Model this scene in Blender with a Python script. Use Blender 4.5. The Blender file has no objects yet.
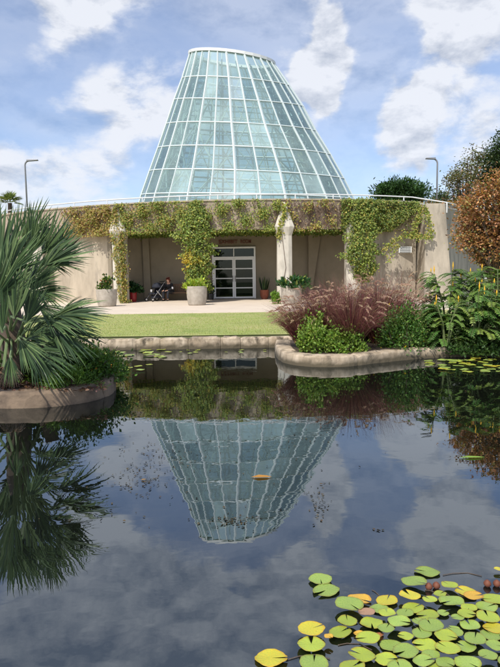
import bpy, bmesh, math, random
import numpy as np
from mathutils import Vector, Matrix
random.seed(7); RNG = np.random.default_rng(7)
S = bpy.context.scene
col = S.collection
R = math.radians

# ---------------------------------------------------------------- camera
PITCH, ROLL, F, CH = R(5.45), 0.014, 540.0, 1.5
fw = Vector((0, math.cos(PITCH), -math.sin(PITCH)))
up0 = Vector((0, math.sin(PITCH), math.cos(PITCH))); rt0 = Vector((1, 0, 0))
rt = rt0*math.cos(ROLL) - up0*math.sin(ROLL)
up = up0*math.cos(ROLL) + rt0*math.sin(ROLL)
cam_d = bpy.data.cameras.new('camera'); cam = bpy.data.objects.new('camera', cam_d); col.objects.link(cam)
m3 = Matrix((rt, up, -fw)).transposed()
cam.matrix_world = Matrix.Translation((0, 0, CH)) @ m3.to_4x4()
cam_d.sensor_fit = 'VERTICAL'; cam_d.sensor_height = 36; cam_d.lens = F/667*36
cam_d.clip_start = 0.05; cam_d.clip_end = 5000
S.camera = cam

def ray(px, py):
    return rt*((px-250)/F) + up*((333.5-py)/F) + fw
def P(px, py, Y):
    d = ray(px, py); k = Y/d.y
    return Vector((d.x*k, Y, CH+d.z*k))
def G(px, py, z=0.0):
    d = ray(px, py); k = (z-CH)/d.z
    return Vector((d.x*k, d.y*k, z))

# ---------------------------------------------------------------- world
SUN_EL, SUN_AZ = R(52), R(-152)        # azimuth from +Y towards +X: behind the viewer, to the left
sdir = Vector((math.sin(SUN_AZ)*math.cos(SUN_EL), math.cos(SUN_AZ)*math.cos(SUN_EL), math.sin(SUN_EL)))
W = bpy.data.worlds.new('World'); S.world = W; W.use_nodes = True
nt = W.node_tree; N = nt.nodes; L = nt.links
for n in list(N): N.remove(n)
out = N.new('ShaderNodeOutputWorld'); bg = N.new('ShaderNodeBackground'); bg.inputs['Strength'].default_value = 0.13
sky = N.new('ShaderNodeTexSky'); sky.sky_type = 'NISHITA'; sky.sun_disc = False
sky.sun_elevation = SUN_EL; sky.sun_rotation = SUN_AZ; sky.air_density = 1.0; sky.dust_density = 1.2
tc = N.new('ShaderNodeTexCoord')
def wm(op, a, b=None, c=None, clamp=False):
    n = N.new('ShaderNodeMath'); n.operation = op; n.use_clamp = clamp
    for i, v in enumerate((a, b, c)):
        if v is None: continue
        if isinstance(v, (int, float)): n.inputs[i].default_value = v
        else: L.new(v, n.inputs[i])
    return n.outputs[0]
def smooth(v, a, b):
    n = N.new('ShaderNodeMapRange'); n.interpolation_type = 'SMOOTHSTEP'
    L.new(v, n.inputs['Value']); n.inputs['From Min'].default_value = a; n.inputs['From Max'].default_value = b
    return n.outputs['Result']
mp = N.new('ShaderNodeMapping'); mp.inputs['Scale'].default_value = (1, 1, 1.9); mp.inputs['Location'].default_value = (3.1, 1.7, 0.4)
L.new(tc.outputs['Generated'], mp.inputs['Vector'])
def noise(vec, scale, det=9, rough=.58, dist=.25):
    n = N.new('ShaderNodeTexNoise'); n.inputs['Scale'].default_value = scale; n.inputs['Detail'].default_value = det
    n.inputs['Roughness'].default_value = rough; n.inputs['Distortion'].default_value = dist
    L.new(vec, n.inputs['Vector']); return n.outputs['Fac']
nz = noise(mp.outputs[0], 7.0, 10, .60, .15)
wn = N.new('ShaderNodeTexNoise'); wn.inputs['Scale'].default_value = 8; wn.inputs['Detail'].default_value = 4; L.new(tc.outputs['Generated'], wn.inputs['Vector'])
wv = N.new('ShaderNodeVectorMath'); wv.operation = 'MULTIPLY_ADD'; L.new(wn.outputs['Color'], wv.inputs[0]); wv.inputs[1].default_value = (.16,)*3
wo_ = N.new('ShaderNodeVectorMath'); wo_.operation = 'SUBTRACT'; L.new(tc.outputs['Generated'], wo_.inputs[0]); wo_.inputs[1].default_value = (.08,)*3
L.new(wo_.outputs[0], wv.inputs[2]); wnm = N.new('ShaderNodeVectorMath'); wnm.operation = 'NORMALIZE'; L.new(wv.outputs[0], wnm.inputs[0])
blobs = [(334,64,36,.40),(316,76,26,.20),(345,110,30,-.16),(446,74,34,.22),(408,124,34,.34),(480,116,28,.14),(150,100,34,.16),(95,135,46,.16),(15,185,50,.26),
         (300,14,36,.06),(474,4,46,.30),(60,0,46,.20),(450,-40,70,.16),(90,-90,90,.26),(240,-150,90,.22),(10,-190,100,.22),(360,-130,60,.16),(170,-270,150,.24),(430,-230,90,.16),
         (205,-20,60,-.16),(390,-20,50,-.14),(20,60,60,-.12),(392,52,44,-.24),(372,110,30,-.12),(440,100,24,-.08),(245,60,60,-.10),(500,185,50,.12),(100,180,50,.10)]
acc = nz
for bx_, by_, br, bw in blobs:
    d = ray(bx_, by_).normalized()
    v = N.new('ShaderNodeVectorMath'); v.operation = 'DOT_PRODUCT'; L.new(wnm.outputs[0], v.inputs[0]); v.inputs[1].default_value = d
    f = smooth(v.outputs['Value'], math.cos(br/F*1.25), 1.0)
    acc = wm('MULTIPLY_ADD', f, bw, acc)
veil = noise(mp.outputs[0], 2.1, 7, .55, .3)
dens = wm('ADD', wm('MULTIPLY', smooth(acc, .48, .76), .86), wm('MULTIPLY_ADD', smooth(veil, .34, .66), .36, .09), clamp=True)
nz2 = noise(mp.outputs[0], 2.6, 5, .5, .1)
mp2 = N.new('ShaderNodeMapping'); mp2.inputs['Location'].default_value = (3.1, 1.7, 0.445); mp2.inputs['Scale'].default_value = (1, 1, 1.9)
L.new(tc.outputs['Generated'], mp2.inputs['Vector'])
nz3 = noise(mp2.outputs[0], 7.0, 10, .60, .15)
relief = wm('SUBTRACT', nz, nz3)
sep = N.new('ShaderNodeSeparateXYZ'); L.new(tc.outputs['Generated'], sep.inputs[0])
high = smooth(sep.outputs['Z'], .36, .56)
sh = wm('MULTIPLY_ADD', relief, 3.4, .98)
sh = wm('SUBTRACT', sh, wm('MULTIPLY', high, .62))
sh = wm('SUBTRACT', sh, wm('MULTIPLY', smooth(nz2, .45, .70), .25), clamp=True)
ramp = N.new('ShaderNodeMix'); ramp.data_type = 'RGBA'
ramp.inputs['A'].default_value = (2.5, 3.0, 4.0, 1); ramp.inputs['B'].default_value = (6.8, 7.0, 7.5, 1)
L.new(sh, ramp.inputs['Factor'])
mixc = N.new('ShaderNodeMix'); mixc.data_type = 'RGBA'
L.new(wm('MULTIPLY', dens, .93), mixc.inputs['Factor']); L.new(ramp.outputs['Result'], mixc.inputs['B'])
skyg = N.new('ShaderNodeMix'); skyg.data_type = 'RGBA'; skyg.blend_type = 'MULTIPLY'; skyg.inputs['Factor'].default_value = 1
skyg.inputs['B'].default_value = (1.42, 1.40, 1.50, 1)
L.new(sky.outputs[0], skyg.inputs['A']); L.new(skyg.outputs['Result'], mixc.inputs['A'])
L.new(mixc.outputs['Result'], bg.inputs['Color']); L.new(bg.outputs[0], out.inputs['Surface'])

sun_d = bpy.data.lights.new('sun', 'SUN'); sun_d.energy = 4.2; sun_d.angle = R(.55); sun_d.color = (1, .96, .89)
sun = bpy.data.objects.new('sun', sun_d); col.objects.link(sun)
sun.rotation_euler = sdir.to_track_quat('Z', 'Y').to_euler()
S.view_settings.view_transform = 'Standard'; S.view_settings.look = 'None'
S.view_settings.exposure = 0.0; S.view_settings.gamma = 1; S.view_settings.use_curve_mapping = False
S.cycles.max_bounces = 8; S.cycles.transparent_max_bounces = 24

# ---------------------------------------------------------------- helpers
def tag(o, label=None, cat=None, group=None, kind=None):
    if label: o['label'] = label
    if cat: o['category'] = cat
    if group: o['group'] = group
    if kind: o['kind'] = kind
    return o
def empty(name, loc=(0, 0, 0), rz=0):
    o = bpy.data.objects.new(name, None); o.location = loc; o.rotation_euler = (0, 0, rz); o.empty_display_size = .1
    col.objects.link(o); return o
class MB:
    def __init__(s): s.v = []; s.f = []
    def add(s, vs, fs):
        k = len(s.v); s.v += [tuple(v) for v in vs]; s.f += [tuple(i+k for i in f) for f in fs]; return s
    def box(s, c, d, rz=0):
        x, y, z = d[0]/2, d[1]/2, d[2]/2; ca, sa = math.cos(rz), math.sin(rz)
        vs = [(c[0]+a*x*ca-b*y*sa, c[1]+a*x*sa+b*y*ca, c[2]+e*z) for a in (-1, 1) for b in (-1, 1) for e in (-1, 1)]
        return s.add(vs, [(0,1,3,2),(4,6,7,5),(0,4,5,1),(2,3,7,6),(0,2,6,4),(1,5,7,3)])
    def tube(s, pts, r, n=6, cap=True):
        pts = [Vector(p) for p in pts]; rs = r if isinstance(r, (list, tuple)) else [r]*len(pts)
        rings = []; base = len(s.v); ref = None
        for i, p in enumerate(pts):
            t = (pts[min(i+1, len(pts)-1)]-pts[max(i-1, 0)]).normalized()
            if ref is None: ref = t.orthogonal().normalized()
            a = (ref - t*ref.dot(t));
            a = a.normalized() if a.length > 1e-6 else t.orthogonal().normalized()
            ref = a; b = t.cross(a)
            for k in range(n):
                th = 2*math.pi*k/n + (math.pi/4 if n == 4 else 0); s.v.append(tuple(p + (a*math.cos(th)+b*math.sin(th))*rs[i]))
        for i in range(len(pts)-1):
            for k in range(n):
                s.f.append((base+i*n+k, base+i*n+(k+1) % n, base+(i+1)*n+(k+1) % n, base+(i+1)*n+k))
        if cap:
            s.f.append(tuple(base+k for k in reversed(range(n)))); e = base+(len(pts)-1)*n
            s.f.append(tuple(e+k for k in range(n)))
        return s
    def lathe(s, prof, c=(0, 0, 0), n=28):
        vs = []; m = len(prof)
        for k in range(n):
            th = 2*math.pi*k/n
            for r, z in prof: vs.append((c[0]+r*math.cos(th), c[1]+r*math.sin(th), c[2]+z))
        fs = [(k*m+i, ((k+1) % n)*m+i, ((k+1) % n)*m+i+1, k*m+i+1) for k in range(n) for i in range(m-1)]
        return s.add(vs, fs)
    def prism(s, poly, z0, z1):
        n = len(poly); z0s = z0 if isinstance(z0, list) else [z0]*n; z1s = z1 if isinstance(z1, list) else [z1]*n
        vs = [(p[0], p[1], z0s[i]) for i, p in enumerate(poly)] + [(p[0], p[1], z1s[i]) for i, p in enumerate(poly)]
        fs = [tuple(reversed(range(n))), tuple(range(n, 2*n))] + [(i, (i+1) % n, n+(i+1) % n, n+i) for i in range(n)]
        return s.add(vs, fs)
    def build(s, name, mat, parent=None, smooth=False, bevel=0, fix=True):
        me = bpy.data.meshes.new(name); me.from_pydata(s.v, [], s.f)
        if fix:
            bm = bmesh.new(); bm.from_mesh(me); bmesh.ops.recalc_face_normals(bm, faces=bm.faces); bm.to_mesh(me); bm.free()
        me.materials.append(mat)
        if smooth: me.polygons.foreach_set('use_smooth', [True]*len(me.polygons))
        o = bpy.data.objects.new(name, me); col.objects.link(o)
        if parent:
            o.parent = parent
        if bevel:
            b = o.modifiers.new('bevel', 'BEVEL'); b.width = bevel; b.segments = 2; b.limit_method = 'ANGLE'
        return o

def nrm(a): return a/np.maximum(np.linalg.norm(a, axis=1, keepdims=True), 1e-9)
def leaves(name, C, D, Nn, Ls, Ws, cols, mat, parent=None, fold=.25):
    """n leaves: base C, direction D, face normal Nn; six-sided blade folded on its midrib"""
    C = np.asarray(C, float); n = len(C)
    D = nrm(np.asarray(D, float)); Nn = np.asarray(Nn, float)
    Sd = nrm(np.cross(D, Nn)); Nn = np.cross(Sd, D)
    Ls = np.broadcast_to(np.asarray(Ls, float).reshape(-1, 1), (n, 1)); Ws = np.broadcast_to(np.asarray(Ws, float).reshape(-1, 1), (n, 1))
    up_ = Nn*Ws*fold
    V = np.stack([C, C+D*Ls*.38+Sd*Ws*.5+up_, C+D*Ls*.78+Sd*Ws*.32+up_*.6, C+D*Ls, C+D*Ls*.78-Sd*Ws*.32+up_*.6, C+D*Ls*.38-Sd*Ws*.5+up_], 1).reshape(-1, 3)
    base = (np.arange(n)*6).reshape(-1, 1)
    Fq = np.concatenate([base+np.array([[0, 1, 2, 3]]), base+np.array([[0, 3, 4, 5]])], 1).reshape(-1)
    me = bpy.data.meshes.new(name); me.vertices.add(n*6); me.vertices.foreach_set('co', V.reshape(-1))
    me.loops.add(n*8); me.loops.foreach_set('vertex_index', Fq.astype(np.int32))
    me.polygons.add(n*2); me.polygons.foreach_set('loop_start', np.arange(0, n*8, 4, dtype=np.int32)); me.polygons.foreach_set('loop_total', np.full(n*2, 4, np.int32))
    me.update(calc_edges=True)
    ca = me.color_attributes.new('tint', 'FLOAT_COLOR', 'POINT')
    cc = np.concatenate([np.repeat(np.asarray(cols, float), 6, 0), np.ones((n*6, 1))], 1)
    ca.data.foreach_set('color', cc.reshape(-1))
    me.materials.append(mat); me.validate()
    o = bpy.data.objects.new(name, me); col.objects.link(o)
    if parent: o.parent = parent
    return o
def pick(n, pal, w=None, var=.18):
    pal = np.array(pal, float); w = None if w is None else np.array(w)/sum(w)
    c = pal[RNG.choice(len(pal), n, p=w)]
    return np.clip(c*(1+RNG.normal(0, var, (n, 1)))*(1+RNG.normal(0, .06, (n, 3))), .004, .9)
def sph(n): return nrm(RNG.normal(size=(n, 3)))

# ---------------------------------------------------------------- materials
def newmat(name):
    m = bpy.data.materials.new(name); m.use_nodes = True
    return m, m.node_tree, m.node_tree.nodes['Principled BSDF']
def pmat(name, c, rough=.7, c2=None, scale=6, detail=6, lo=.35, hi=.65, bump=0, bscale=40, metal=0, stretch=(1, 1, 1), c3=None, s3=1.2, l3=.5, h3=.7, spec=.5):
    m, t, b = newmat(name); n, l = t.nodes, t.links
    b.inputs['Roughness'].default_value = rough; b.inputs['Metallic'].default_value = metal; b.inputs['Specular IOR Level'].default_value = spec
    b.inputs['Base Color'].default_value = (*c, 1)
    co = n.new('ShaderNodeTexCoord'); mpn = n.new('ShaderNodeMapping'); mpn.inputs['Scale'].default_value = stretch
    l.new(co.outputs['Object'], mpn.inputs[0])
    def nzr(sc, a, b2, d=detail):
        x = n.new('ShaderNodeTexNoise'); x.inputs['Scale'].default_value = sc; x.inputs['Detail'].default_value = d; x.inputs['Roughness'].default_value = .62
        l.new(mpn.outputs[0], x.inputs['Vector'])
        r = n.new('ShaderNodeMapRange'); r.inputs['From Min'].default_value = a; r.inputs['From Max'].default_value = b2
        l.new(x.outputs['Fac'], r.inputs['Value']); return r.outputs[0], x.outputs['Fac']
    last = None
    if c2:
        f, _ = nzr(scale, lo, hi); mx = n.new('ShaderNodeMix'); mx.data_type = 'RGBA'
        mx.inputs['A'].default_value = (*c, 1); mx.inputs['B'].default_value = (*c2, 1); l.new(f, mx.inputs['Factor']); last = mx.outputs['Result']
        if c3:
            f, _ = nzr(s3, l3, h3); m2 = n.new('ShaderNodeMix'); m2.data_type = 'RGBA'; l.new(last, m2.inputs['A']); m2.inputs['B'].default_value = (*c3, 1)
            l.new(f, m2.inputs['Factor']); last = m2.outputs['Result']
        l.new(last, b.inputs['Base Color'])
    if bump:
        _, h = nzr(bscale, 0, 1, 8); bn = n.new('ShaderNodeBump'); bn.inputs['Strength'].default_value = bump; bn.inputs['Distance'].default_value = .02
        l.new(h, bn.inputs['Height']); l.new(bn.outputs[0], b.inputs['Normal'])
    return m
def leafmat(name, trans=.3, rough=.5, spec=.35):
    m, t, b = newmat(name); n, l = t.nodes, t.links
    a = n.new('ShaderNodeAttribute'); a.attribute_name = 'tint'
    l.new(a.outputs['Color'], b.inputs['Base Color']); b.inputs['Roughness'].default_value = rough; b.inputs['Specular IOR Level'].default_value = spec
    tr = n.new('ShaderNodeBsdfTranslucent'); g = n.new('ShaderNodeMix'); g.data_type = 'RGBA'; g.blend_type = 'MULTIPLY'; g.inputs['Factor'].default_value = 1
    g.inputs['B'].default_value = (1.3, 1.25, .6, 1); l.new(a.outputs['Color'], g.inputs['A']); l.new(g.outputs['Result'], tr.inputs['Color'])
    mx = n.new('ShaderNodeMixShader'); mx.inputs[0].default_value = trans
    l.new(b.outputs[0], mx.inputs[1]); l.new(tr.outputs[0], mx.inputs[2]); l.new(mx.outputs[0], n['Material Output'].inputs['Surface'])
    return m
M = {}
M['leaf'] = leafmat('leaf', .3); M['blade'] = leafmat('palm_blade', .05, .42, .28); M['grassblade'] = leafmat('grass_blade', .25)
M['concrete'] = pmat('concrete', (.50,.425,.32), .9, (.35,.295,.22), 2.2, 9, .35, .68, .35, 30, stretch=(1, 1, .3), c3=(.20,.18,.15), s3=1.6, l3=.54, h3=.76)
M['concrete_light'] = pmat('concrete_light', (.60,.55,.46), .85, (.42,.38,.31), 3, 8, .4, .75, .2, 30, stretch=(1, 1, .5))
M['concrete_pier'] = pmat('concrete_pier', (.49,.42,.325), .9, (.28,.24,.185), 1.3, 10, .42, .66, .4, 24, stretch=(1, 1, .28), c3=(.14,.125,.10), s3=1.9, l3=.56, h3=.74)
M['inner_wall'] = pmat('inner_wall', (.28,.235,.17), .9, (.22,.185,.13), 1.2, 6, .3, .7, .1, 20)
M['fascia'] = pmat('fascia', (.47,.38,.29), .95, (.30,.235,.18), 5, 9, .35, .7, .5, 18)
M['pot'] = pmat('pot_concrete', (.46,.41,.34), .9, (.33,.29,.23), 5, 8, .35, .7, .3, 30)
M['terrace'] = pmat('terrace_paving', (.68,.57,.44), .9, (.58,.48,.37), 1.3, 7, .3, .7, .1, 60)
M['lawn'] = pmat('lawn_turf', (.30,.35,.09), .95, (.42,.39,.16), 1.1, 9, .35, .68, .8, 60, c3=(.20,.27,.06), s3=.5, l3=.5, h3=.75)
M['ground'] = pmat('ground_turf', (.09,.12,.03), .95, (.14,.13,.05), .6, 8, .3, .7)
M['soil'] = pmat('soil', (.055,.038,.025), .95, (.11,.08,.05), 9, 9, .35, .7, .9, 30)
M['stone'] = pmat('coping_stone', (.56,.45,.32), .85, (.34,.26,.17), 4.5, 9, .38, .62, .7, 16, stretch=(1,1,.5), c3=(.09,.07,.045), s3=3.4, l3=.52, h3=.64)
def waterstain(m, z0, z1, c):
    t = m.node_tree; n, l = t.nodes, t.links; b = n['Principled BSDF']; src = b.inputs['Base Color'].links[0].from_socket
    g = n.new('ShaderNodeNewGeometry'); sp_ = n.new('ShaderNodeSeparateXYZ'); l.new(g.outputs['Position'], sp_.inputs[0])
    x = n.new('ShaderNodeTexNoise'); x.inputs['Scale'].default_value = 5; x.inputs['Detail'].default_value = 7; l.new(g.outputs['Position'], x.inputs['Vector'])
    a = n.new('ShaderNodeMath'); a.operation = 'MULTIPLY_ADD'; l.new(x.outputs['Fac'], a.inputs[0]); a.inputs[1].default_value = -.16; l.new(sp_.outputs['Z'], a.inputs[2])
    r_ = n.new('ShaderNodeMapRange'); r_.inputs['From Min'].default_value = z1-.08; r_.inputs['From Max'].default_value = z0-.08; l.new(a.outputs[0], r_.inputs['Value'])
    mx = n.new('ShaderNodeMix'); mx.data_type = 'RGBA'; l.new(r_.outputs[0], mx.inputs['Factor']); l.new(src, mx.inputs['A']); mx.inputs['B'].default_value = (*c, 1); l.new(mx.outputs['Result'], b.inputs['Base Color'])
waterstain(M['stone'], .05, .15, (.10,.078,.045))
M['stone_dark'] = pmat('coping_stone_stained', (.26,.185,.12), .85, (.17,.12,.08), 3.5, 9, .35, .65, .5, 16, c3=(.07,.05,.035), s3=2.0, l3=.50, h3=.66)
M['white_frame'] = pmat('white_frame', (.62,.68,.66), .5)
M['white_metal'] = pmat('white_metal', (.78,.78,.76), .4)
M['truss'] = pmat('truss_metal', (.66,.72,.70), .5)
M['rim'] = pmat('rim_metal', (.80,.80,.77), .5)
M['grey_metal'] = pmat('grey_metal', (.30,.30,.31), .45, metal=.4)
M['dark_metal'] = pmat('dark_metal', (.05,.05,.055), .4, metal=.5)
M['wood'] = pmat('bench_wood', (.20,.10,.05), .6, (.13,.065,.03), 14, 5, .3, .7, stretch=(1, 1, 4))
M['bark'] = pmat('bark', (.14,.10,.07), .9, (.07,.05,.035), 8, 8, .35, .65, .8, 20, stretch=(1, 1, .3))
M['stem'] = pmat('stem_green', (.12,.15,.05), .7)
M['petiole'] = pmat('petiole', (.16,.22,.09), .6)
M['vine_wood'] = pmat('vine_wood', (.15,.10,.07), .9)
M['terracotta'] = pmat('terracotta', (.30,.09,.045), .8, (.22,.07,.04), 8)
M['red_glaze'] = pmat('red_glaze', (.32,.015,.02), .3)
M['letters'] = pmat('sign_letters', (.14,.035,.02), .6)
M['skin'] = pmat('skin', (.52,.30,.21), .55); M['hair'] = pmat('hair', (.16,.04,.025), .5); M['black_cloth'] = pmat('black_cloth', (.012,.012,.016), .85)
M['white_cloth'] = pmat('white_cloth', (.6,.6,.62), .8); M['dark_trousers'] = pmat('dark_trousers', (.015,.017,.025), .85); M['shoe'] = pmat('shoe_leather', (.02,.02,.02), .5)
M['navy_fabric'] = pmat('navy_fabric', (.015,.018,.03), .8); M['rubber'] = pmat('rubber', (.015,.015,.015), .7)
M['bud'] = pmat('bud', (.19,.065,.03), .7, (.12,.03,.015), 18)
M['vent_dark'] = pmat('vent_slat', (.32,.33,.33), .5)
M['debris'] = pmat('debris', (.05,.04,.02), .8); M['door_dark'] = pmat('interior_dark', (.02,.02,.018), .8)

def glassmat(name, tint, haze, hz, gl=.16):
    m = bpy.data.materials.new(name); m.use_nodes = True; t = m.node_tree; n, l = t.nodes, t.links
    for x in list(n): n.remove(x)
    o = n.new('ShaderNodeOutputMaterial'); tr = n.new('ShaderNodeBsdfTransparent'); tr.inputs[0].default_value = (*tint, 1)
    df = n.new('ShaderNodeBsdfDiffuse'); df.inputs[0].default_value = (*haze, 1)
    g = n.new('ShaderNodeBsdfGlossy'); g.inputs['Roughness'].default_value = 0; g.inputs[0].default_value = (.85, .95, .95, 1)
    fr = n.new('ShaderNodeFresnel'); fr.inputs[0].default_value = 1.5
    co = n.new('ShaderNodeTexCoord'); nz_ = n.new('ShaderNodeTexNoise'); nz_.inputs['Scale'].default_value = .8; nz_.inputs['Detail'].default_value = 4
    l.new(co.outputs['Object'], nz_.inputs['Vector'])
    mr = n.new('ShaderNodeMapRange'); mr.inputs['From Min'].default_value = .3; mr.inputs['From Max'].default_value = .7; mr.inputs['To Min'].default_value = hz*.75; mr.inputs['To Max'].default_value = hz*1.25
    l.new(nz_.outputs['Fac'], mr.inputs['Value'])
    a = n.new('ShaderNodeMixShader'); l.new(mr.outputs[0], a.inputs[0]); l.new(tr.outputs[0], a.inputs[1]); l.new(df.outputs[0], a.inputs[2])
    ad = n.new('ShaderNodeMath'); ad.operation = 'ADD'; ad.use_clamp = True; l.new(fr.outputs[0], ad.inputs[0]); ad.inputs[1].default_value = gl-.04
    b = n.new('ShaderNodeMixShader'); l.new(ad.outputs[0], b.inputs[0]); l.new(a.outputs[0], b.inputs[1]); l.new(g.outputs[0], b.inputs[2])
    l.new(b.outputs[0], o.inputs['Surface']); return m
GLASS = [glassmat('glass_clear', (.68,.82,.78), (.50,.66,.62), .30, .10), glassmat('glass_hazed', (.74,.88,.84), (.55,.71,.68), .46, .08),
         glassmat('glass_shade', (.50,.66,.66), (.36,.50,.50), .32, .12), glassmat('glass_white', (.8,.92,.92), (.70,.84,.84), .34, .12)]
M['door_glass'] = glassmat('door_glass', (.25,.28,.26), (.02,.03,.02), .3, .03)

# water
m, t, b = newmat('water'); n, l = t.nodes, t.links
for x in list(n):
    if x.type != 'OUTPUT_MATERIAL': n.remove(x)
df = n.new('ShaderNodeBsdfDiffuse'); df.inputs[0].default_value = (.005, .006, .004, 1)
gl = n.new('ShaderNodeBsdfGlossy'); gl.inputs['Roughness'].default_value = .0; gl.inputs[0].default_value = (.86, .93, 1, 1)
co = n.new('ShaderNodeTexCoord')
def wnoise(sc, st, det, dist=0):
    mpn = n.new('ShaderNodeMapping'); mpn.inputs['Scale'].default_value = st; l.new(co.outputs['Object'], mpn.inputs[0])
    x = n.new('ShaderNodeTexNoise'); x.inputs['Scale'].default_value = sc; x.inputs['Detail'].default_value = det; x.inputs['Distortion'].default_value = dist
    l.new(mpn.outputs[0], x.inputs['Vector']); return x.outputs['Fac']
h1 = wnoise(2.6, (1, 1.0, 1), 2, .6); h2 = wnoise(9.0, (.8, 1.3, 1), 2, .3)
ad = n.new('ShaderNodeMath'); ad.operation = 'MULTIPLY_ADD'; l.new(h2, ad.inputs[0]); ad.inputs[1].default_value = .16; l.new(h1, ad.inputs[2])
bn = n.new('ShaderNodeBump'); bn.inputs['Strength'].default_value = 1; bn.inputs['Distance'].default_value = .0010; l.new(ad.outputs[0], bn.inputs['Height'])
l.new(bn.outputs[0], gl.inputs['Normal'])
fr = n.new('ShaderNodeFresnel'); fr.inputs[0].default_value = 2.7
mx = n.new('ShaderNodeMixShader'); l.new(fr.outputs[0], mx.inputs[0]); l.new(df.outputs[0], mx.inputs[1]); l.new(gl.outputs[0], mx.inputs[2])
l.new(mx.outputs[0], n['Material Output'].inputs['Surface']); M['water'] = m

# ---------------------------------------------------------------- ground, pond, lawn, terrace
PX0, PX1, PY0, PY1 = -24., 24., .9, 12.4
xs = [-2000, PX0, PX1, 2000]; ys = [-2000, PY0, PY1, 3500]; g = MB()
vid = {}
for i, x in enumerate(xs):
    for j, y in enumerate(ys): vid[i, j] = len(g.v); g.v.append((x, y, .25))
for i in range(3):
    for j in range(3):
        if (i, j) != (1, 1): g.f.append((vid[i, j], vid[i+1, j], vid[i+1, j+1], vid[i, j+1]))
k = len(g.v); g.v += [(PX0, PY0, -.7), (PX1, PY0, -.7), (PX1, PY1, -.7), (PX0, PY1, -.7)]
rim = [vid[1, 1], vid[2, 1], vid[2, 2], vid[1, 2]]
g.f.append((k, k+1, k+2, k+3))
for a in range(4): g.f.append((rim[a], rim[(a+1) % 4], k+(a+1) % 4, k+a))
tag(g.build('ground', M['ground'], fix=False), kind='structure')
w = MB(); w.add([(PX0, PY0, 0), (PX1, PY0, 0), (PX1, PY1, 0), (PX0, PY1, 0)], [(0, 1, 2, 3)])
tag(w.build('water', M['water']), kind='structure')
def sheet(name, mat, rows, x0, x1, nx=10):
    s = MB()
    for (y, z) in rows:
        for i in range(nx+1): s.v.append((x0+(x1-x0)*i/nx, y, z))
    for j in range(len(rows)-1):
        for i in range(nx): a = j*(nx+1)+i; s.f.append((a, a+1, a+nx+2, a+nx+1))
    return s.build(name, mat, fix=False)
TZ = [(19.9, .39), (25, .455), (27, .46), (31, .545), (36, .60)]
def tz(y): return float(np.interp(y, [a for a, _ in TZ], [b for _, b in TZ]))
tag(sheet('lawn', M['lawn'], [(12.55, .272), (16, .33), (19.9, .385)], -30, 30, 20), kind='structure')
pv = MB()
rows = [(19.85, .20)] + [(19.85, .394)] + TZ
tag(sheet('pavement', M['terrace'], rows, -30, 10.3, 20), kind='structure')
# grass blades
n_ = 26000
gx = RNG.uniform(-6, 3.2, n_); gy = 12.6+7.25*RNG.beta(1, 1.3, n_); gz = np.interp(gy, [12.55, 16, 19.9], [.272, .33, .385])
D = sph(n_)*.45; D[:, 2] = 1
go = leaves('grass', np.stack([gx, gy, gz], 1), D, sph(n_), RNG.uniform(.015, .035, n_), .009, pick(n_, [(.36,.42,.11), (.48,.46,.20), (.28,.36,.08)]), M['grassblade'])
tag(go, kind='stuff')

# ---------------------------------------------------------------- pond edging
def offset(poly, d):
    out_ = []; n = len(poly)
    for i in range(n):
        a = Vector(poly[max(i-1, 0)][:2]); b = Vector(poly[min(i+1, n-1)][:2]); t = (b-a).normalized()
        out_.append((poly[i][0]-t.y*d, poly[i][1]+t.x*d))
    return out_
def densify(pts, step):
    o = []
    for a, b in zip(pts, pts[1:]):
        a = Vector(a[:2]); b = Vector(b[:2]); k = max(1, int((b-a).length/step))
        o += [tuple(a.lerp(b, i/k)) for i in range(k)]
    o.append(tuple(pts[-1][:2])); return o
def smoothp(p, it=2):
    for _ in range(it): p = [p[0]]+[((p[i-1][0]+2*p[i][0]+p[i+1][0])/4, (p[i-1][1]+2*p[i][1]+p[i+1][1])/4) for i in range(1, len(p)-1)]+[p[-1]]
    return p
def coping(name, path, z1, wd, mat, seg, label):
    """run of rough stones; the outer edge faces the water"""
    root = empty(name, (path[0][0], path[0][1], 0)); tag(root, label, 'stone edging')
    pts = smoothp(densify(path, .09), 6)
    lens = [0]
    for a, b in zip(pts, pts[1:]): lens.append(lens[-1]+math.hypot(b[0]-a[0], b[1]-a[1]))
    inn = offset(pts, wd); i = 0; org = Vector(root.location)
    while i < len(pts)-1:
        ln = seg*random.uniform(.7, 1.3); j = i+1
        while j < len(pts)-1 and lens[j]-lens[i] < ln: j += 1
        if len(pts)-1-j < 3: j = len(pts)-1
        s = MB(); dz = random.uniform(-.008, .008); prof = [(-.03, -.5), (-.035, .02), (-.03, .09), (-.022, z1-.035), (-.008, z1-.008), (.03, z1), (wd-.04, z1-.005), (wd, z1-.03), (wd, -.5)]
        m_ = len(prof); cnt = 0
        for q in range(i, j+1):
            nb_ = pts[q+1] if q == i else (pts[q-1] if q == j else pts[q])
            o_ = Vector((pts[q][0]*.96+nb_[0]*.04, pts[q][1]*.96+nb_[1]*.04, 0)); dn = (Vector((inn[q][0], inn[q][1], 0))-o_).normalized()
            e = .02 if q in (i, j) else 0
            for (a, z) in prof:
                jt = random.uniform(-.006, .006)
                pz = z+(dz+random.uniform(-.004, .004)-e if z > .0 else 0)
                v = o_+dn*(a+jt+(e if a < .1 else 0)); s.v.append((v.x-org.x, v.y-org.y, pz))
            cnt += 1
        if i: pass
        for q in range(cnt-1):
            for a in range(m_-1): s.f.append((q*m_+a, (q+1)*m_+a, (q+1)*m_+a+1, q*m_+a+1))
        s.f.append(tuple(range(m_))); s.f.append(tuple(reversed(range((cnt-1)*m_, cnt*m_))))
        s.build('stone', mat, root, smooth=False)
        i = j
    return root
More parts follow.
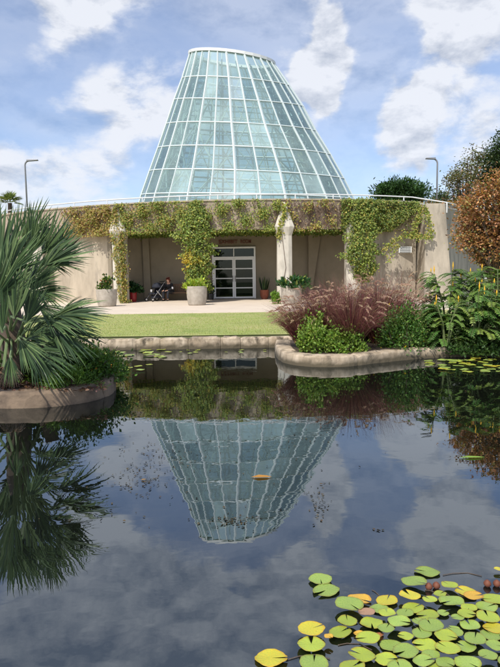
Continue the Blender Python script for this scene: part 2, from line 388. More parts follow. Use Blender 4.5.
coping('pond_coping', [(-12, 12.5), (-6, 12.28), (-3.6, 12.22), (-1.5, 12.2), (.6, 12.3), (2, 12.3), (14, 12.4)], .25, .34, M['stone'], .55, 'pale straight stone edging along the lawn at the far side of the pond')
rf = [(.62, 12.2), G(276, 353), G(279, 359), G(285, 363), G(300, 366), G(325, 367.3), G(350, 366.5), G(375, 363), G(400, 360.5), G(424, 358), G(450, 357), G(500, 356), G(560, 355)]
rf = [(p[0], p[1]) for p in rf]
coping('island_coping', rf, .20, .30, M['stone'], 1.7, 'pale curved stone edging in front of the purple fountain grass')
lf = [G(-140, 398), G(-60, 406), G(0, 408), G(35, 408), G(70, 405), G(95, 400.5), G(108, 396), G(114, 390), G(113, 384), G(104, 377), G(85, 371), G(50, 366), G(0, 362), G(-140, 360)]
lf = [(p[0], p[1]) for p in lf]
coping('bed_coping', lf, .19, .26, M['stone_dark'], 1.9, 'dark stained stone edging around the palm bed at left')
def bed(name, poly, z):
    s = MB(); pts = smoothp(densify(poly, .15), 4); n = len(pts); s.v += [(x, y, z+random.uniform(-.01, .02)) for x, y in pts]+[(x, y, -.5) for x, y in pts]
    s.f.append(tuple(range(n))); s.f += [(i, (i+1) % n, n+(i+1) % n, n+i) for i in range(n)]
    tag(s.build(name, M['soil']), kind='structure')
bed('bed_soil', offset(lf, .18)[1:-1], .165)
bed('island_soil', offset(rf, .2)+[(7.5, 12.45), (.9, 12.45)], .175)

# ---------------------------------------------------------------- conservatory
CY, RF = 52.5, 25.0
ZT, ZB = 5.56, 4.14
def arc(X, r=RF): return CY-math.sqrt(r*r-X*X)
B = empty('conservatory', (0, 30, .5)); tag(B, 'concrete building with creeper covered front, entrance doors and a tall glass cone on its roof', 'conservatory')
BO = Vector(B.location)
def part(mb, name, mat, parent=B, **k):
    mb.v = [(v[0]-BO.x, v[1]-BO.y, v[2]-BO.z) for v in mb.v]; return mb.build(name, mat, parent, **k)
def band(x0, x1, r0, r1, z0, z1, n=40, r0b=None):
    s = MB(); r0b = r0b or r0
    for i in range(n+1):
        x = x0+(x1-x0)*i/n; th = math.asin(x/RF)
        for (r, z) in ((r0b, z0), (r0, z1), (r1, z1), (r1, z0)): s.v.append((r*math.sin(th), CY-r*math.cos(th), z))
    for i in range(n):
        a = i*4
        for k in range(4): s.f.append((a+k, a+4+k, a+4+(k+1) % 4, a+(k+1) % 4))
    s.f += [(0, 1, 2, 3), (n*4+3, n*4+2, n*4+1, n*4)]
    return s
part(band(-20, 9.15, RF, RF-.3, ZB, ZT, 60, RF-.12), 'fascia', M['fascia'])
part(band(-20, 9.15, RF+.05, RF-.33, ZT+.002, ZT+.07, 60), 'parapet_cap', M['concrete'])
slab = [(RF*.986*math.sin(a), CY-RF*.986*math.cos(a)) for a in np.linspace(math.asin(-20/RF), math.asin(9.3/RF), 50)]
part(MB().prism(slab+[(12, 62), (-20, 62)], ZB+.02, ZT-.25), 'roof', M['ground'])
part(band(-20, -7.25, RF-.42, RF-.8, .2, ZB+.015, 30), 'wing_wall', M['concrete'])
part(band(6.0, 9.2, RF-.35, RF-.8, .2, ZB+.015, 10), 'wing_wall', M['concrete_pier'])
bw = [(-7.3, 28.9), (-5.85, 30.85), (-2.7, 31.02), (3.5, 31.02), (4.2, 30.6), (6.05, 28.9)]
def wallrun(pts, z0, z1, th=.3):
    inn = offset(pts, th); return MB().prism(list(pts)+inn[::-1], z0, z1)
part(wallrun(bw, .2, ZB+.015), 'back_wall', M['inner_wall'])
# slanting inner buttresses
for (x0, x1, xb, y) in ((-5.95, -5.75, -5.55, 30.6), (3.35, 3.9, 3.5, 30.7)):
    s = MB(); s.add([(x0, y, .5), (xb, y, .5), (xb, y+.4, .5), (x0, y+.4, .5), (x0, y-.1, ZB), (x1+.15, y-.1, ZB), (x1+.15, y+.4, ZB), (x0, y+.4, ZB)],
                    [(0,1,2,3),(4,5,6,7),(0,1,5,4),(1,2,6,5),(2,3,7,6),(3,0,4,7)])
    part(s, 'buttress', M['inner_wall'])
# front pillars
def pillar(pxl, pxr):
    y = arc((pxl+pxr-500)/2/F*27.5)
    xl, xr = P(pxl, 260, y).x, P(pxr, 260, y).x; xm = (xl+xr)/2; hw = (xr-xl)/2; z0 = tz(y)-.05
    s = MB(); lv = [(z0, hw, -.22, .55), (ZB-.35, hw*.98, -.22, .5), (ZB+.08, hw*1.3, -.32, .5), (ZT-.12, .07, -.06, .2)]
    for (z, h, yf, yb) in lv: s.v += [(xm-h, y+yf+.07, z), (xm-h*.45, y+yf-.05, z), (xm+h*.5, y+yf-.05, z), (xm+h, y+yf+.07, z), (xm+h, y+yb, z), (xm-h, y+yb, z)]
    for i in range(len(lv)-1):
        for k in range(6): s.f.append((i*6+k, i*6+(k+1) % 6, (i+1)*6+(k+1) % 6, (i+1)*6+k))
    s.f += [(5,4,3,2,1,0), tuple(range(18, 24))]
    part(s, 'pillar', M['concrete_light'], bevel=.015); return xm, y
PIL = [pillar(113, 126), pillar(190, 205), pillar(277, 292), pillar(346, 361)]
pillar(30, 44)
# end pier at right
pa, pb = P(425, 240, 28.6), P(446, 240, 28.6)
s = MB(); zb, zt_ = .2, P(436, 203.5, 28.6).z
s.add([(pa.x-.1, 28.3, zb), (pb.x+.35, 28.3, zb), (pb.x+.35, 35, zb), (pa.x-.1, 35, zb), (pa.x, 28.55, zt_), (pb.x-.1, 28.55, zt_), (pb.x-.1, 35, zt_), (pa.x, 35, zt_)],
      [(0,1,2,3),(4,5,6,7),(0,1,5,4),(1,2,6,5),(2,3,7,6),(3,0,4,7)])
part(s, 'end_pier', M['concrete_pier'], bevel=.02)
part(MB().prism([(pb.x-.3, 28.65), (pb.x+3.3, 34.8), (19.5, 45), (19, 45), (pb.x+2.9, 35), (pb.x-.6, 29)], .2, [zt_-.02, 6.1, 7.0, 7.0, 6.1, zt_-.02]), 'side_wall', M['concrete_pier'])
# vent grille
v0, v1 = P(402, 246, 28.55), P(415, 252, 28.55); gy_ = arc(v0.x, RF-.35)-.035
fr_ = part(MB().box(((v0.x+v1.x)/2, gy_, (v0.z+v1.z)/2), (abs(v1.x-v0.x), .06, abs(v0.z-v1.z))), 'vent', M['white_metal'])
s = MB()
for k in range(4): s.box(((v0.x+v1.x)/2, gy_-.037, v1.z+(k+.5)*(v0.z-v1.z)/4), (abs(v1.x-v0.x)*.86, .012, .03))
part(s, 'slat', M['dark_metal'], fr_)
# entrance doors
WY = 31.0
dl, dr = P(213, 298, WY).x, P(256, 298, WY).x; zb_, zt2, ztr = P(234, 298.5, WY).z, P(234, 247, WY).z, P(234, 257.5, WY).z
xm = (dl+dr)/2; y0 = WY-.06
s = MB(); t_ = .09
s.box((dl+t_/2, y0, (zb_+zt2)/2), (t_, .14, zt2-zb_)).box((dr-t_/2, y0, (zb_+zt2)/2), (t_, .14, zt2-zb_)).box((xm, y0, zt2-t_/2), (dr-dl-2*t_, .14, t_)).box((xm, y0, ztr), (dr-dl-2*t_, .14, t_)).box((xm, y0, (ztr+zt2)/2), (.05, .12, zt2-ztr-1.5*t_))
dfm = part(s, 'door_frame', M['white_metal'])
part(MB().box((xm, y0+.02, (ztr+zt2)/2), (dr-dl-.1, .01, zt2-ztr-.1)), 'transom_glass', M['door_glass'], dfm)
for sg in (-1, 1):
    a, b_ = (dl+t_+.005, xm-.006) if sg < 0 else (xm+.006, dr-t_-.005); cx, wd = (a+b_)/2, b_-a; lo_, hi_ = zb_+.02, ztr-.05
    s = MB(); q = .085
    s.box((a+q/2, y0-.01, (lo_+hi_)/2), (q, .07, hi_-lo_)).box((b_-q/2, y0-.01, (lo_+hi_)/2), (q, .07, hi_-lo_))
    for k in range(5):
        zz = lo_+q/2+(hi_-lo_-q)*k/4; s.box((cx, y0-.01, zz), (wd-2*q, .066, q if k in (0, 4) else .055))
    dd = part(s, 'door', M['white_metal'])
    part(MB().box((cx, y0+.002, (lo_+hi_)/2), (wd-.1, .012, hi_-lo_-.1)), 'door_pane', M['door_glass'], dd)
    hx = xm-sg*-.07
    part(MB().tube([(hx, y0-.05, lo_+.95), (hx, y0-.10, lo_+.97), (hx, y0-.10, lo_+1.25), (hx, y0-.05, lo_+1.27)], .014, 6), 'handle', M['dark_metal'], dd)
part(MB().box((xm, WY+.006, (zb_+zt2)/2), (dr-dl-.02, .012, zt2-zb_-.02)), 'door_dark_sheet', M['door_dark'])  # near-black sheet behind the panes; its colour stands in for the unlit interior
# lettering
for word, xa, xb in (('EXHIBIT', 219, 237.6), ('ROOM', 240.6, 251)):
    tc_ = bpy.data.curves.new('sign', 'FONT'); tc_.body = word; tc_.size = .29; tc_.extrude = .012; tc_.offset = .003
    to = bpy.data.objects.new('tmp', tc_); col.objects.link(to); dg = bpy.context.evaluated_depsgraph_get(); me = bpy.data.meshes.new_from_object(to.evaluated_get(dg))
    bpy.data.objects.remove(to); me.materials.clear(); me.materials.append(M['letters'])
    so = bpy.data.objects.new('sign_lettering', me); col.objects.link(so); so.parent = B
    x0, x1 = min(v.co.x for v in me.vertices), max(v.co.x for v in me.vertices); pa_, pb_ = P(xa, 243.2, WY), P(xb, 243.2, WY); sc_ = (pb_.x-pa_.x)/(x1-x0)
    so.location = Vector((pa_.x-x0*sc_, WY-.02, P(234.5, 243.4, WY).z))-BO; so.rotation_euler = (R(90), 0, 0); so.scale = (sc_, 1, 1)

# ---- glass cone
TY = 36.5
rings_px = [((133, 222), (364, 222), 222), ((141, 195.5), (354.5, 200), 194), ((148.5, 172), (346.6, 180), 170.5), ((157, 149), (332, 156), 146.5), ((165, 125), (316, 132), 123), ((173, 100.5), (304, 107), 99.5), ((181, 79), (292, 87), 77.5), ((189, 54), (275, 65), 51.5)]
RG = []
for (l_, r_, yf) in rings_px:
    a, b_ = P(l_[0], l_[1], TY), P(r_[0], r_[1], TY); rad = (b_.x-a.x)/2*.98; cx = (a.x+b_.x)/2; zc = (a.z+b_.z)/2; gxx = (b_.z-a.z)/(b_.x-a.x)
    zf = P(230, yf, TY-rad).z; gyy = (zc-zf)/rad; RG.append((cx, rad, zc, gxx, gyy))
_sm = [RG[0]]+[tuple((RG[i-1][q]+2*RG[i][q]+RG[i+1][q])/4 if q < 2 else RG[i][q] for q in range(5)) for i in range(1, len(RG)-1)]+[RG[-1]]; RG = _sm
RG[0] = (RG[0][0], RG[0][1], RG[0][2], 0, RG[1][4])
NS = 32
def cone(k, i, inset=0.0):
    cx, r, zc, gxx, gyy = RG[k]; th = math.radians(-90+5.625+11.25*i); r -= inset
    x, y = r*math.cos(th), r*math.sin(th); return Vector((cx+x, TY+y, zc+gxx*x+gyy*y))
tw = MB(); K = len(RG)
for i in range(NS):
    pts = [cone(k, i) for k in range(K)]; tw.tube(pts, .075 if i % 2 else .05, 4, False)
    pts = [(cone(k, i)+cone(k, i+1))/2 for k in (K-2, K-1)]
for k in range(K-1):
    tw.tube([cone(k, i) for i in range(NS+1)], .045, 4, False)
tower = part(tw, 'glass_tower', M['white_frame'])
ins = MB()
for i in range(NS):
    for k in range(1, K-1):
        if i % 2 == 0: ins.tube([cone(k, i, .75), cone(k+1, i, .75)], .035, 4, False)
        ins.tube([cone(k, i, .75), cone(k, i+1, .75)], .05, 4, False)
        a, b_ = cone(k, i, .75), cone(k+1, i, .75); c, d = cone(k, i+1, .75), cone(k+1, i+1, .75)
        if k < 6:
            ins.tube([(a+b_)/2, (c+d)/2], .035, 4, False); ins.tube([a.lerp(b_, .25), c.lerp(d, .25)], .022, 4, False)
            if (i % 2) == (k % 2): ins.tube([a, d], .042, 4, False)
            else: ins.tube([c, b_], .042, 4, False)
        ins.tube([cone(k, i), cone(k, i, .75)], .03, 4, False)
part(ins, 'truss', M['truss'], tower)
rm = MB(); rp = [cone(K-1, i) for i in range(NS)]
for i in range(NS):
    a, b_ = rp[i], rp[(i+1) % NS]; ce = Vector((RG[-1][0], TY, 0))
    for p in (a, b_):
        d_ = Vector((p.x-ce.x, p.y-ce.y, 0)).normalized(); rm.v += [tuple(p+d_*.10+Vector((0,0,-.06))), tuple(p+d_*.10+Vector((0,0,.11))), tuple(p-d_*.22+Vector((0,0,.11))), tuple(p-d_*.22+Vector((0,0,-.06)))]
    q = i*8
    for k in range(4): rm.f.append((q+k, q+4+k, q+4+(k+1) % 4, q+(k+1) % 4))
part(rm, 'top_rim', M['rim'], tower)
rear = [MB() for _ in GLASS]
WHITE = {(6, 31), (5, 4)}
for k in range(K-1):
    for i in range(NS):
        q = [cone(k, i), cone(k, i+1), cone(k+1, i+1), cone(k+1, i)]
        yavg = sum(p.y for p in q)/4; front = (i >= 24 or i < 7)
        u = random.random()
        if k == 1: gi = 1 if u < .55 else 0
        elif k == 5: gi = 2 if u < .45 else (1 if u < .6 else 0)
        elif k == 0: gi = 1
        else: gi = 0 if u < .78 else (1 if u < .9 else 2)
        if k == 5 and i in (31,): gi = 3
        if i in (2, 3, 4) and k in (5, 4): gi = 2
        if front and k >= 1: part(MB().add(q, [(0, 1, 2, 3)]), 'glass_pane', GLASS[gi], tower, fix=False)
        else: rear[gi].add(q, [(0, 1, 2, 3)])
rr = MB()
for x in rear: rr.v = rr.v
allr = MB()
for x in rear[:3]: allr.add(x.v, x.f)
tag(part(allr, 'rear_glass_pane', GLASS[0], tower, fix=False), kind='stuff')

# ---------------------------------------------------------------- railing
rl = empty('railing', (0, 28.2, ZT)); tag(rl, 'thin white pipe railing along the curved top of the concrete front', 'railing')
def rp_(mb, name, mat): mb.v = [(v[0], v[1]-28.2, v[2]-ZT) for v in mb.v]; return mb.build(name, mat, rl)
RR = RF-.7; zr = P(240, 194.6, arc(0, RR)).z
pts = [(x*RR/RF, arc(x*RR/RF, RR), zr) for x in np.linspace(-19, 9.2, 50)]
lastp = Vector(pts[-1]); e1 = P(447, 202.5, 30.0); e2 = P(462, 206, 32.0)
rp_(MB().tube(pts+[tuple(e1), tuple(e2)], .032, 6), 'top_rail', M['white_metal'])
rp_(MB().tube([(a, b_, c-.28) for a, b_, c in pts+[tuple(e1), tuple(e2)]], .016, 6), 'lower_rail', M['white_metal'])
for x in list(np.arange(-18, 9.3, 2.05)):
    q = x*RR/RF; rp_(MB().tube([(q, arc(q, RR), zr), (q, arc(q, RR), ZT-.28)], .03, 6), 'post', M['white_metal'])
rp_(MB().tube([tuple(e1), (e1.x, e1.y, e1.z-.55)], .04, 6), 'post', M['white_metal'])

# ---------------------------------------------------------------- street lamps
def lamp(px, ytop, Y, dirx, hw, label):
    b_ = P(px, 240, Y); tp = P(px, ytop, Y); r = empty('street_lamp', (tp.x, Y, 5.2)); tag(r, label, 'lamp post', 'lamp posts behind the building')
    h = tp.z-5.2
    MB().tube([(0, 0, -1.0), (0, 0, h-.35)]+[(dirx*(.3-.3*math.cos(a)), 0, h-.35+.33*math.sin(a)) for a in (.3, .7, 1.1, 1.5)], .062, 8).build('pole', M['grey_metal'], r, smooth=True)
    s = MB(); s.add([(dirx*.15, -.1, h-.07), (dirx*.15, .1, h-.07), (dirx*.15, .1, h+.07), (dirx*.15, -.1, h+.07), (dirx*hw, -.13, h-.02), (dirx*hw, .13, h-.02), (dirx*hw, .13, h+.05), (dirx*hw, -.13, h+.05)],
          [(0,1,2,3),(4,5,6,7),(0,1,5,4),(1,2,6,5),(2,3,7,6),(3,0,4,7)])
    s.build('lamp_head', M['grey_metal'], r, bevel=.015)
lamp(24.6, 160.5, 40, 1, .95, 'tall grey lamp post rising behind the palm at the left of the glass cone')
lamp(437.6, 158.5, 40, -1, .85, 'tall grey lamp post rising above the end pier at the right of the glass cone')

# ---------------------------------------------------------------- creepers
def creeper(name, label, spots, L_, W_, pal, wts, stems=None, dn=(0, -.35, -.8), group=None):
    c = np.array(spots, float); n = len(c); o0 = c.mean(0)
    r = empty(name, tuple(o0)); tag(r, label, 'climbing plant', group)
    D = np.array([dn])+RNG.normal(0, .55, (n, 3)); Nn = np.array([[-.2, -.9, .45]])+RNG.normal(0, .45, (n, 3))
    leaves('foliage', c-o0, D, Nn, RNG.uniform(.6, 1.3, n)*L_, RNG.uniform(.7, 1.2, n)*W_, pick(n, pal, wts, .14), M['leaf'], r)
    s = MB()
    for st in (stems or []): s.tube([Vector(p)-Vector(o0) for p in st], .012, 4, False)
    if s.v: s.build('stem', M['vine_wood'], r)
    return r
GOLD, YEL, OLV, GRN, DGR, RUST, LIM = (.38,.26,.09), (.42,.37,.08), (.25,.27,.06), (.16,.23,.045), (.08,.13,.03), (.26,.15,.07), (.31,.38,.08)
def facepts(x0, x1, n, dens, out_=.12, zlo=None, zhi=None):
    """points on the fascia face between pixel columns, kept where dens(u, v, clump) says so"""
    res = []; ph = [random.uniform(0, 9) for _ in range(6)]
    while len(res) < n:
        x = random.uniform(x0, x1); v = random.random(); X = (x-250)/F*28.0; 
        z = (zlo if zlo is not None else ZB-.12)+((zhi if zhi is not None else ZT+.05)-(zlo if zlo is not None else ZB-.12))*v
        cl = .5+.25*math.sin(x*.33+ph[0]+4*v)+.25*math.sin(x*.13+ph[1]-9*v+ph[2])
        cl = min(1, max(0, cl*1.25-.12+.22*math.sin(x*1.1+ph[3])*math.sin(v*9+ph[4]+x*.2)))
        if random.random() > dens((x-x0)/(x1-x0), v, cl): continue
        res.append((X, arc(X, RF+.05)-abs(random.gauss(0, out_))*(.5+cl), z))
    return res
def twigs(x0, x1, n):
    o = []
    for _ in range(n):
        x = random.uniform(x0, x1); X = (x-250)/F*28; z = ZB+random.uniform(-.1, .2); st = []
        for k in range(8): st.append((X, arc(X, RF+.03)-.01, z)); X += random.gauss(0, .12); z = min(z+random.uniform(.08, .25), ZT)
        o.append(st)
    return o
G_F = 'creepers over the front band'
creeper('wall_creeper', 'golden brown creeper on the front band left of the first pillar', facepts(56, 113, 3200, lambda u, v, c: min(1, .15+u*2)*(.2+.8*c) * (1 if v < .93 else .35)), .085, .075, [GOLD, YEL, RUST, OLV], [5, 3, 2, 3], twigs(60, 113, 25), group=G_F)
creeper('wall_creeper', 'dense yellow and green creeper on the front band between the first and second pillar', facepts(117, 192, 4600, lambda u, v, c: .08+.92*c*c), .08, .07, [GOLD, YEL, OLV, GRN, LIM], [1.6, 2, 4, 4, 2], twigs(117, 192, 15), group=G_F)
creeper('wall_creeper', 'olive green creeper on the front band above the entrance doors', facepts(198, 281, 4000, lambda u, v, c: .04+.96*c*c*c), .075, .065, [YEL, OLV, GRN, LIM], [1.4, 4, 4, 2.4], twigs(198, 281, 25), group=G_F)
creeper('wall_creeper', 'thin half bare creeper on the front band right of the white pillar', facepts(287, 350, 850, lambda u, v, c: max(.03, (c-.45)*.9)*(1.5 if v > .75 or v < .25 else .6)), .09, .075, [YEL, OLV, RUST, GOLD], [3, 4, 2, 1], twigs(285, 350, 110), group=G_F)
creeper('wall_creeper', 'dense dark green creeper on the front band near the right end pier', facepts(341, 424, 9000, lambda u, v, c: (.42+.45*c) if v > 1.9*max(0, u-.62) else .05, .16), .08, .07, [YEL, OLV, GRN, DGR], [1, 4, 4, 2], twigs(350, 424, 15), group=G_F)
# fringe that hangs inside the front edge of the porch roof
sp = []
for _ in range(7500):
    x = random.uniform(122, 345); X = (x-250)/F*28.3; sp.append((X, arc(X)+random.uniform(.1, 2.2), ZB+.01-abs(random.gauss(0, .07))))
creeper('hanging_creeper', 'dark green creeper hanging under the porch ceiling', sp, .10, .08, [GRN, DGR, OLV], [4, 2, 3])
def column_creeper(label, cx, Y, prof, n, pal, w, size=.10, patch=None, depth=.8):
    """prof: list of (y_px, left_px, right_px)"""
    sp = []; cols = []
    ys_ = [p[0] for p in prof]
    strands = [(random.uniform(-.9, .9), random.uniform(ys_[0], ys_[-1]), random.random()*6) for _ in range(26)]
    while len(sp) < n:
        s_ = random.choice(strands); yy = random.uniform(ys_[0], ys_[-1])
        if random.random() < .35: u = random.uniform(-1, 1)
        else: u = s_[0]+.12*math.sin(yy*.18+s_[2])+random.gauss(0, .09)
        if abs(u) > 1.05: continue
        a = np.interp(yy, ys_, [p[1] for p in prof]); b_ = np.interp(yy, ys_, [p[2] for p in prof])
        u *= .80+.22*math.sin(yy*.35+(2 if u > 0 else 0))+.16*math.sin(yy*.9+(1 if u > 0 else 4)); yy += random.gauss(0, 1.2)
        q = P((a+b_)/2+u*(b_-a)/2*random.uniform(.85, 1.2), yy, Y); hw = (b_-a)/2/F*Y
        q.y += -math.sqrt(max(0, 1-min(1, u*u)))*hw*depth*random.uniform(.6, 1.1)+random.gauss(0, .05)
        sp.append(tuple(q))
    r = creeper('pillar_creeper', label, sp, size, size*.75, pal, w, [[(cx+random.uniform(-.15, .15), Y-.06, tz(Y)), (cx+random.uniform(-.15, .15), Y-.05, 2.2), (cx+random.uniform(-.1, .1), Y-.06, ZB)] for _ in range(1 if n < 2000 else 4)])
    if patch:
        fo = [c for c in r.children if c.name.startswith('foliage')][0]; at = fo.data.color_attributes['tint']; o0 = r.location
        nv = len(fo.data.vertices); co_ = np.empty(nv*3); fo.data.vertices.foreach_get('co', co_); co_ = co_.reshape(-1, 3)+np.array(o0)
        cc = np.empty(nv*4); at.data.foreach_get('color', cc); cc = cc.reshape(-1, 4)
        for (px, py, rr_, colr) in patch:
            q = np.array(P(px, py, Y)); lf_ = co_[::6]; d_ = np.hypot(lf_[:, 0]-q[0], lf_[:, 2]-q[2])
            m_ = (RNG.random(len(d_)) < np.exp(-(d_/rr_)**2)*.95); mm = np.repeat(m_, 6); cc[mm, :3] = np.array(colr)*np.repeat(RNG.uniform(.7, 1.2, (m_.sum(), 1)), 6, 0)
        at.data.foreach_set('color', cc.reshape(-1))
    return r
column_creeper('golden creeper climbing the first pillar behind the left planter', PIL[0][0], PIL[0][1]-.12, [(208, 112, 117), (222, 111, 121), (235, 111, 128), (260, 113, 128), (290, 116, 129), (302, 117, 130)], 4000, [GOLD, YEL, OLV, GRN], [4, 3, 4, 1.5], .085, depth=.5)
column_creeper('thick green creeper with a yellow patch covering the second pillar', PIL[1][0], PIL[1][1]-.05, [(203, 190, 200), (212, 184, 207), (222, 177, 212), (236, 173, 214), (248, 181, 215), (262, 182, 214), (275, 186, 211), (290, 189, 209)], 8200, [GRN, OLV, LIM, YEL, DGR], [4, 3, 4, .8, 1.5], .10,
               [(185, 262, .32, (.55,.40,.04)), (190, 256, .28, (.50,.41,.05)), (200, 261, .22, (.42,.38,.06))])
column_creeper('loose green creeper hanging around the pillar left of the vent grille', PIL[3][0]+.4, PIL[3][1]-.1, [(200, 345, 376), (216, 346, 378), (230, 346, 378), (245, 340, 377), (258, 340, 377), (270, 350, 376), (280, 355, 370)], 6000, [GRN, OLV, LIM, YEL, DGR], [4, 3, 3, 1.2, 2], .10)
column_creeper('yellow green creeper on the upper half of the white pillar', PIL[2][0]-.1, PIL[2][1]-.25, [(202, 281, 288), (215, 281, 287), (228, 276, 284), (238, 276, 281)], 420, [YEL, LIM, OLV], [4, 3, 2], .10, depth=.4)
sp = [tuple(P(x, y, 28.55)) for x, y in [(random.uniform(380, 432), 0) for _ in range(0)]]
for (a, b_, n) in (((422, 205), (412, 236), 300), ((380, 252), (402, 235), 160), ((402, 235), (431, 236), 260), ((425, 206), (432, 236), 220), ((388, 262), (398, 243), 70)):
    for _ in range(n):
        u = random.random(); q = P(a[0]+(b_[0]-a[0])*u+random.gauss(0, 1.8), a[1]+(b_[1]-a[1])*u+random.gauss(0, 2.0), 28.15); sp.append((q.x, q.y-random.uniform(0, .1), q.z))
creeper('straggling_creeper', 'straggling yellow green creeper strands around the vent grille and pier edge', sp, .10, .08, [YEL, OLV, LIM, GRN], [4, 3, 3, 2])

# ---------------------------------------------------------------- pots and potted plants
def pot(px, py, Y, w, h, mat, name, label, cat, taper=.86, group=None):
    b_ = G(px, py, tz(Y)); x = P(px, py, Y).x; r = w/2; z = tz(Y)
    prof = [(0, .0), (r*taper*.9, .0), (r*taper, .04), (r*.97, h*.45), (r, h-.05), (r, h), (r-.07, h), (r-.085, h-.09), (0, h-.09)]
    o = MB().lathe(prof, (0, 0, 0), 36).build(name, mat, smooth=True, bevel=.01); o.location = (x, Y, z); tag(o, label, cat, group); 
    s = MB().lathe([(0, h-.085), (r-.087, h-.085), (r-.087, h-.12), (0, h-.12)], (0, 0, 0), 24).build('soil', M['soil'], o)
    return o, Vector((x, Y, z+h-.09))
GP = 'round concrete planters along the terrace'
def leafball(name, label, cat, c, rad, n, L_, W_, pal, wts, flowers=None, stems=True, up_=.3, stuffcol=None, group=None, shell=.45, flat=1.0):
    c = Vector(c); r = empty(name, tuple(c)); tag(r, label, cat, group)
    clumps = sph(max(8, n//110))*RNG.uniform(shell, 1.0, (max(8, n//110), 1)); clumps[:, 2] = np.abs(clumps[:, 2])*flat
    k = RNG.integers(0, len(clumps), n); q = clumps[k]*.86+RNG.normal(0, .15, (n, 3)); q[:, 2] = np.maximum(q[:, 2], -.05)
    Cc = q*np.array(rad); D = nrm(q)*.7+RNG.normal(0, .5, (n, 3)); D[:, 2] += up_
    Nn = nrm(q)+RNG.normal(0, .35, (n, 3)); Nn[:, 2] += .5
    leaves('foliage', Cc, D, Nn, RNG.uniform(.6, 1.25, n)*L_, RNG.uniform(.7, 1.2, n)*W_, pick(n, pal, wts), M['leaf'], r)
    if flowers:
        fn, fs, fc = flowers; i = RNG.choice(n, fn); p = q[i]*np.array(rad)*1.08; 
        fn3 = fn*4; p = np.repeat(p, 4, 0); leaves('blossom', p, sph(fn3)+np.array([[0, -.3, .6]]), sph(fn3), fs, fs*.8, pick(fn3, fc), M['leaf'], r)
    if stems:
        s = MB()
        for a in clumps[:24]: s.tube([(a[0]*.08, a[1]*.08, -.05), Vector(a)*.5*rad[2]*.8, (a[0]*rad[0]*.8, a[1]*rad[1]*.8, a[2]*rad[2]*.8)], [.014, .01, .006], 5, False)
        s.build('stem', M['bark'], r)
    return r
_, t1 = pot(107, 304, 25.3, .96, .80, M['pot'], 'concrete_planter', 'round concrete planter with jade leaves and coral flowers before the first pillar', 'planter', group=GP)
leafball('jade_plant', 'dark jade plant with coral flowers in the left concrete planter', 'plant', t1, (.46, .36, .62), 420, .14, .09, [(.10,.17,.03), (.05,.10,.03), (.22,.28,.05)], [3, 3, 1], (26, .07, [(.55,.13,.06), (.5,.2,.12)]))
_, t2 = pot(197, 304, 25.3, .96, .88, M['pot'], 'concrete_planter', 'round concrete planter with lime green leaves below the covered second pillar', 'planter', group=GP)
leafball('coleus_plant', 'bright lime green leafy plant in the concrete planter beside the entrance', 'plant', t2, (.58, .42, .42), 620, .20, .09, [(.36,.46,.05), (.22,.34,.04), (.5,.5,.12)], [4, 3, 1], (4, .07, [(.6,.45,.5)]), up_=.7)
_, t3 = pot(291.5, 303.5, 25.0, .98, .84, M['pot'], 'concrete_planter', 'round concrete planter half hidden behind the purple grass', 'planter', group=GP)
leafball('leafy_plant', 'dark green broad leaved plant in the planter before the white pillar', 'plant', (t3.x+.05, t3.y, t3.z), (.75, .5, .50), 520, .24, .10, [(.03,.09,.03), (.05,.14,.04), (.25,.3,.06)], [5, 4, 1], up_=.5)
q = P(276, 303, 25.4); leafball('trailing_bush', 'upright bright green bush hugging the left side of the planter before the white pillar', 'bush', (q.x, 25.4, tz(25.4)), (.24, .24, .82), 900, .08, .07, [(.14,.27,.03), (.22,.34,.05)], [3, 2], shell=.3, up_=0)
_, t4 = pot(133, 300.5, 29.4, .42, .62, M['red_glaze'], 'red_pot', 'red glazed pot standing in the shade right of the first pillar', 'pot')
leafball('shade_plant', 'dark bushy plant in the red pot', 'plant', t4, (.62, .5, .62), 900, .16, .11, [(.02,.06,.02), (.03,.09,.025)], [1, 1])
_, t5 = pot(264.5, 299.5, 30.3, .5, .52, M['terracotta'], 'terracotta_pot', 'terracotta pot standing right of the entrance doors', 'pot', .7)
sr = empty('snake_plant', tuple(t5)); tag(sr, 'upright dark snake plant in the terracotta pot', 'plant')
n = 34; a = RNG.uniform(0, 6.28, n); rr = RNG.uniform(0, .14, n); D = np.stack([np.cos(a)*.28, np.sin(a)*.28, np.ones(n)], 1)
leaves('foliage', np.stack([rr*np.cos(a), rr*np.sin(a), np.zeros(n)], 1), D, np.stack([np.cos(a), np.sin(a), a*0], 1)+RNG.normal(0, .3, (n, 3)), RNG.uniform(.5, .95, n), .075, pick(n, [(.03,.07,.03), (.05,.09,.03)]), M['leaf'], sr)
_, t6 = pot(211, 299.5, 30.4, .34, .34, M['dark_metal'], 'dark_pot', 'small dark pot standing left of the entrance doors', 'pot')
leafball('spindly_plant', 'thin shaded plant in the dark pot left of the doors', 'plant', t6, (.2, .2, 1.1), 240, .13, .05, [(.04,.09,.03), (.10,.14,.04)], [2, 1], shell=.3)

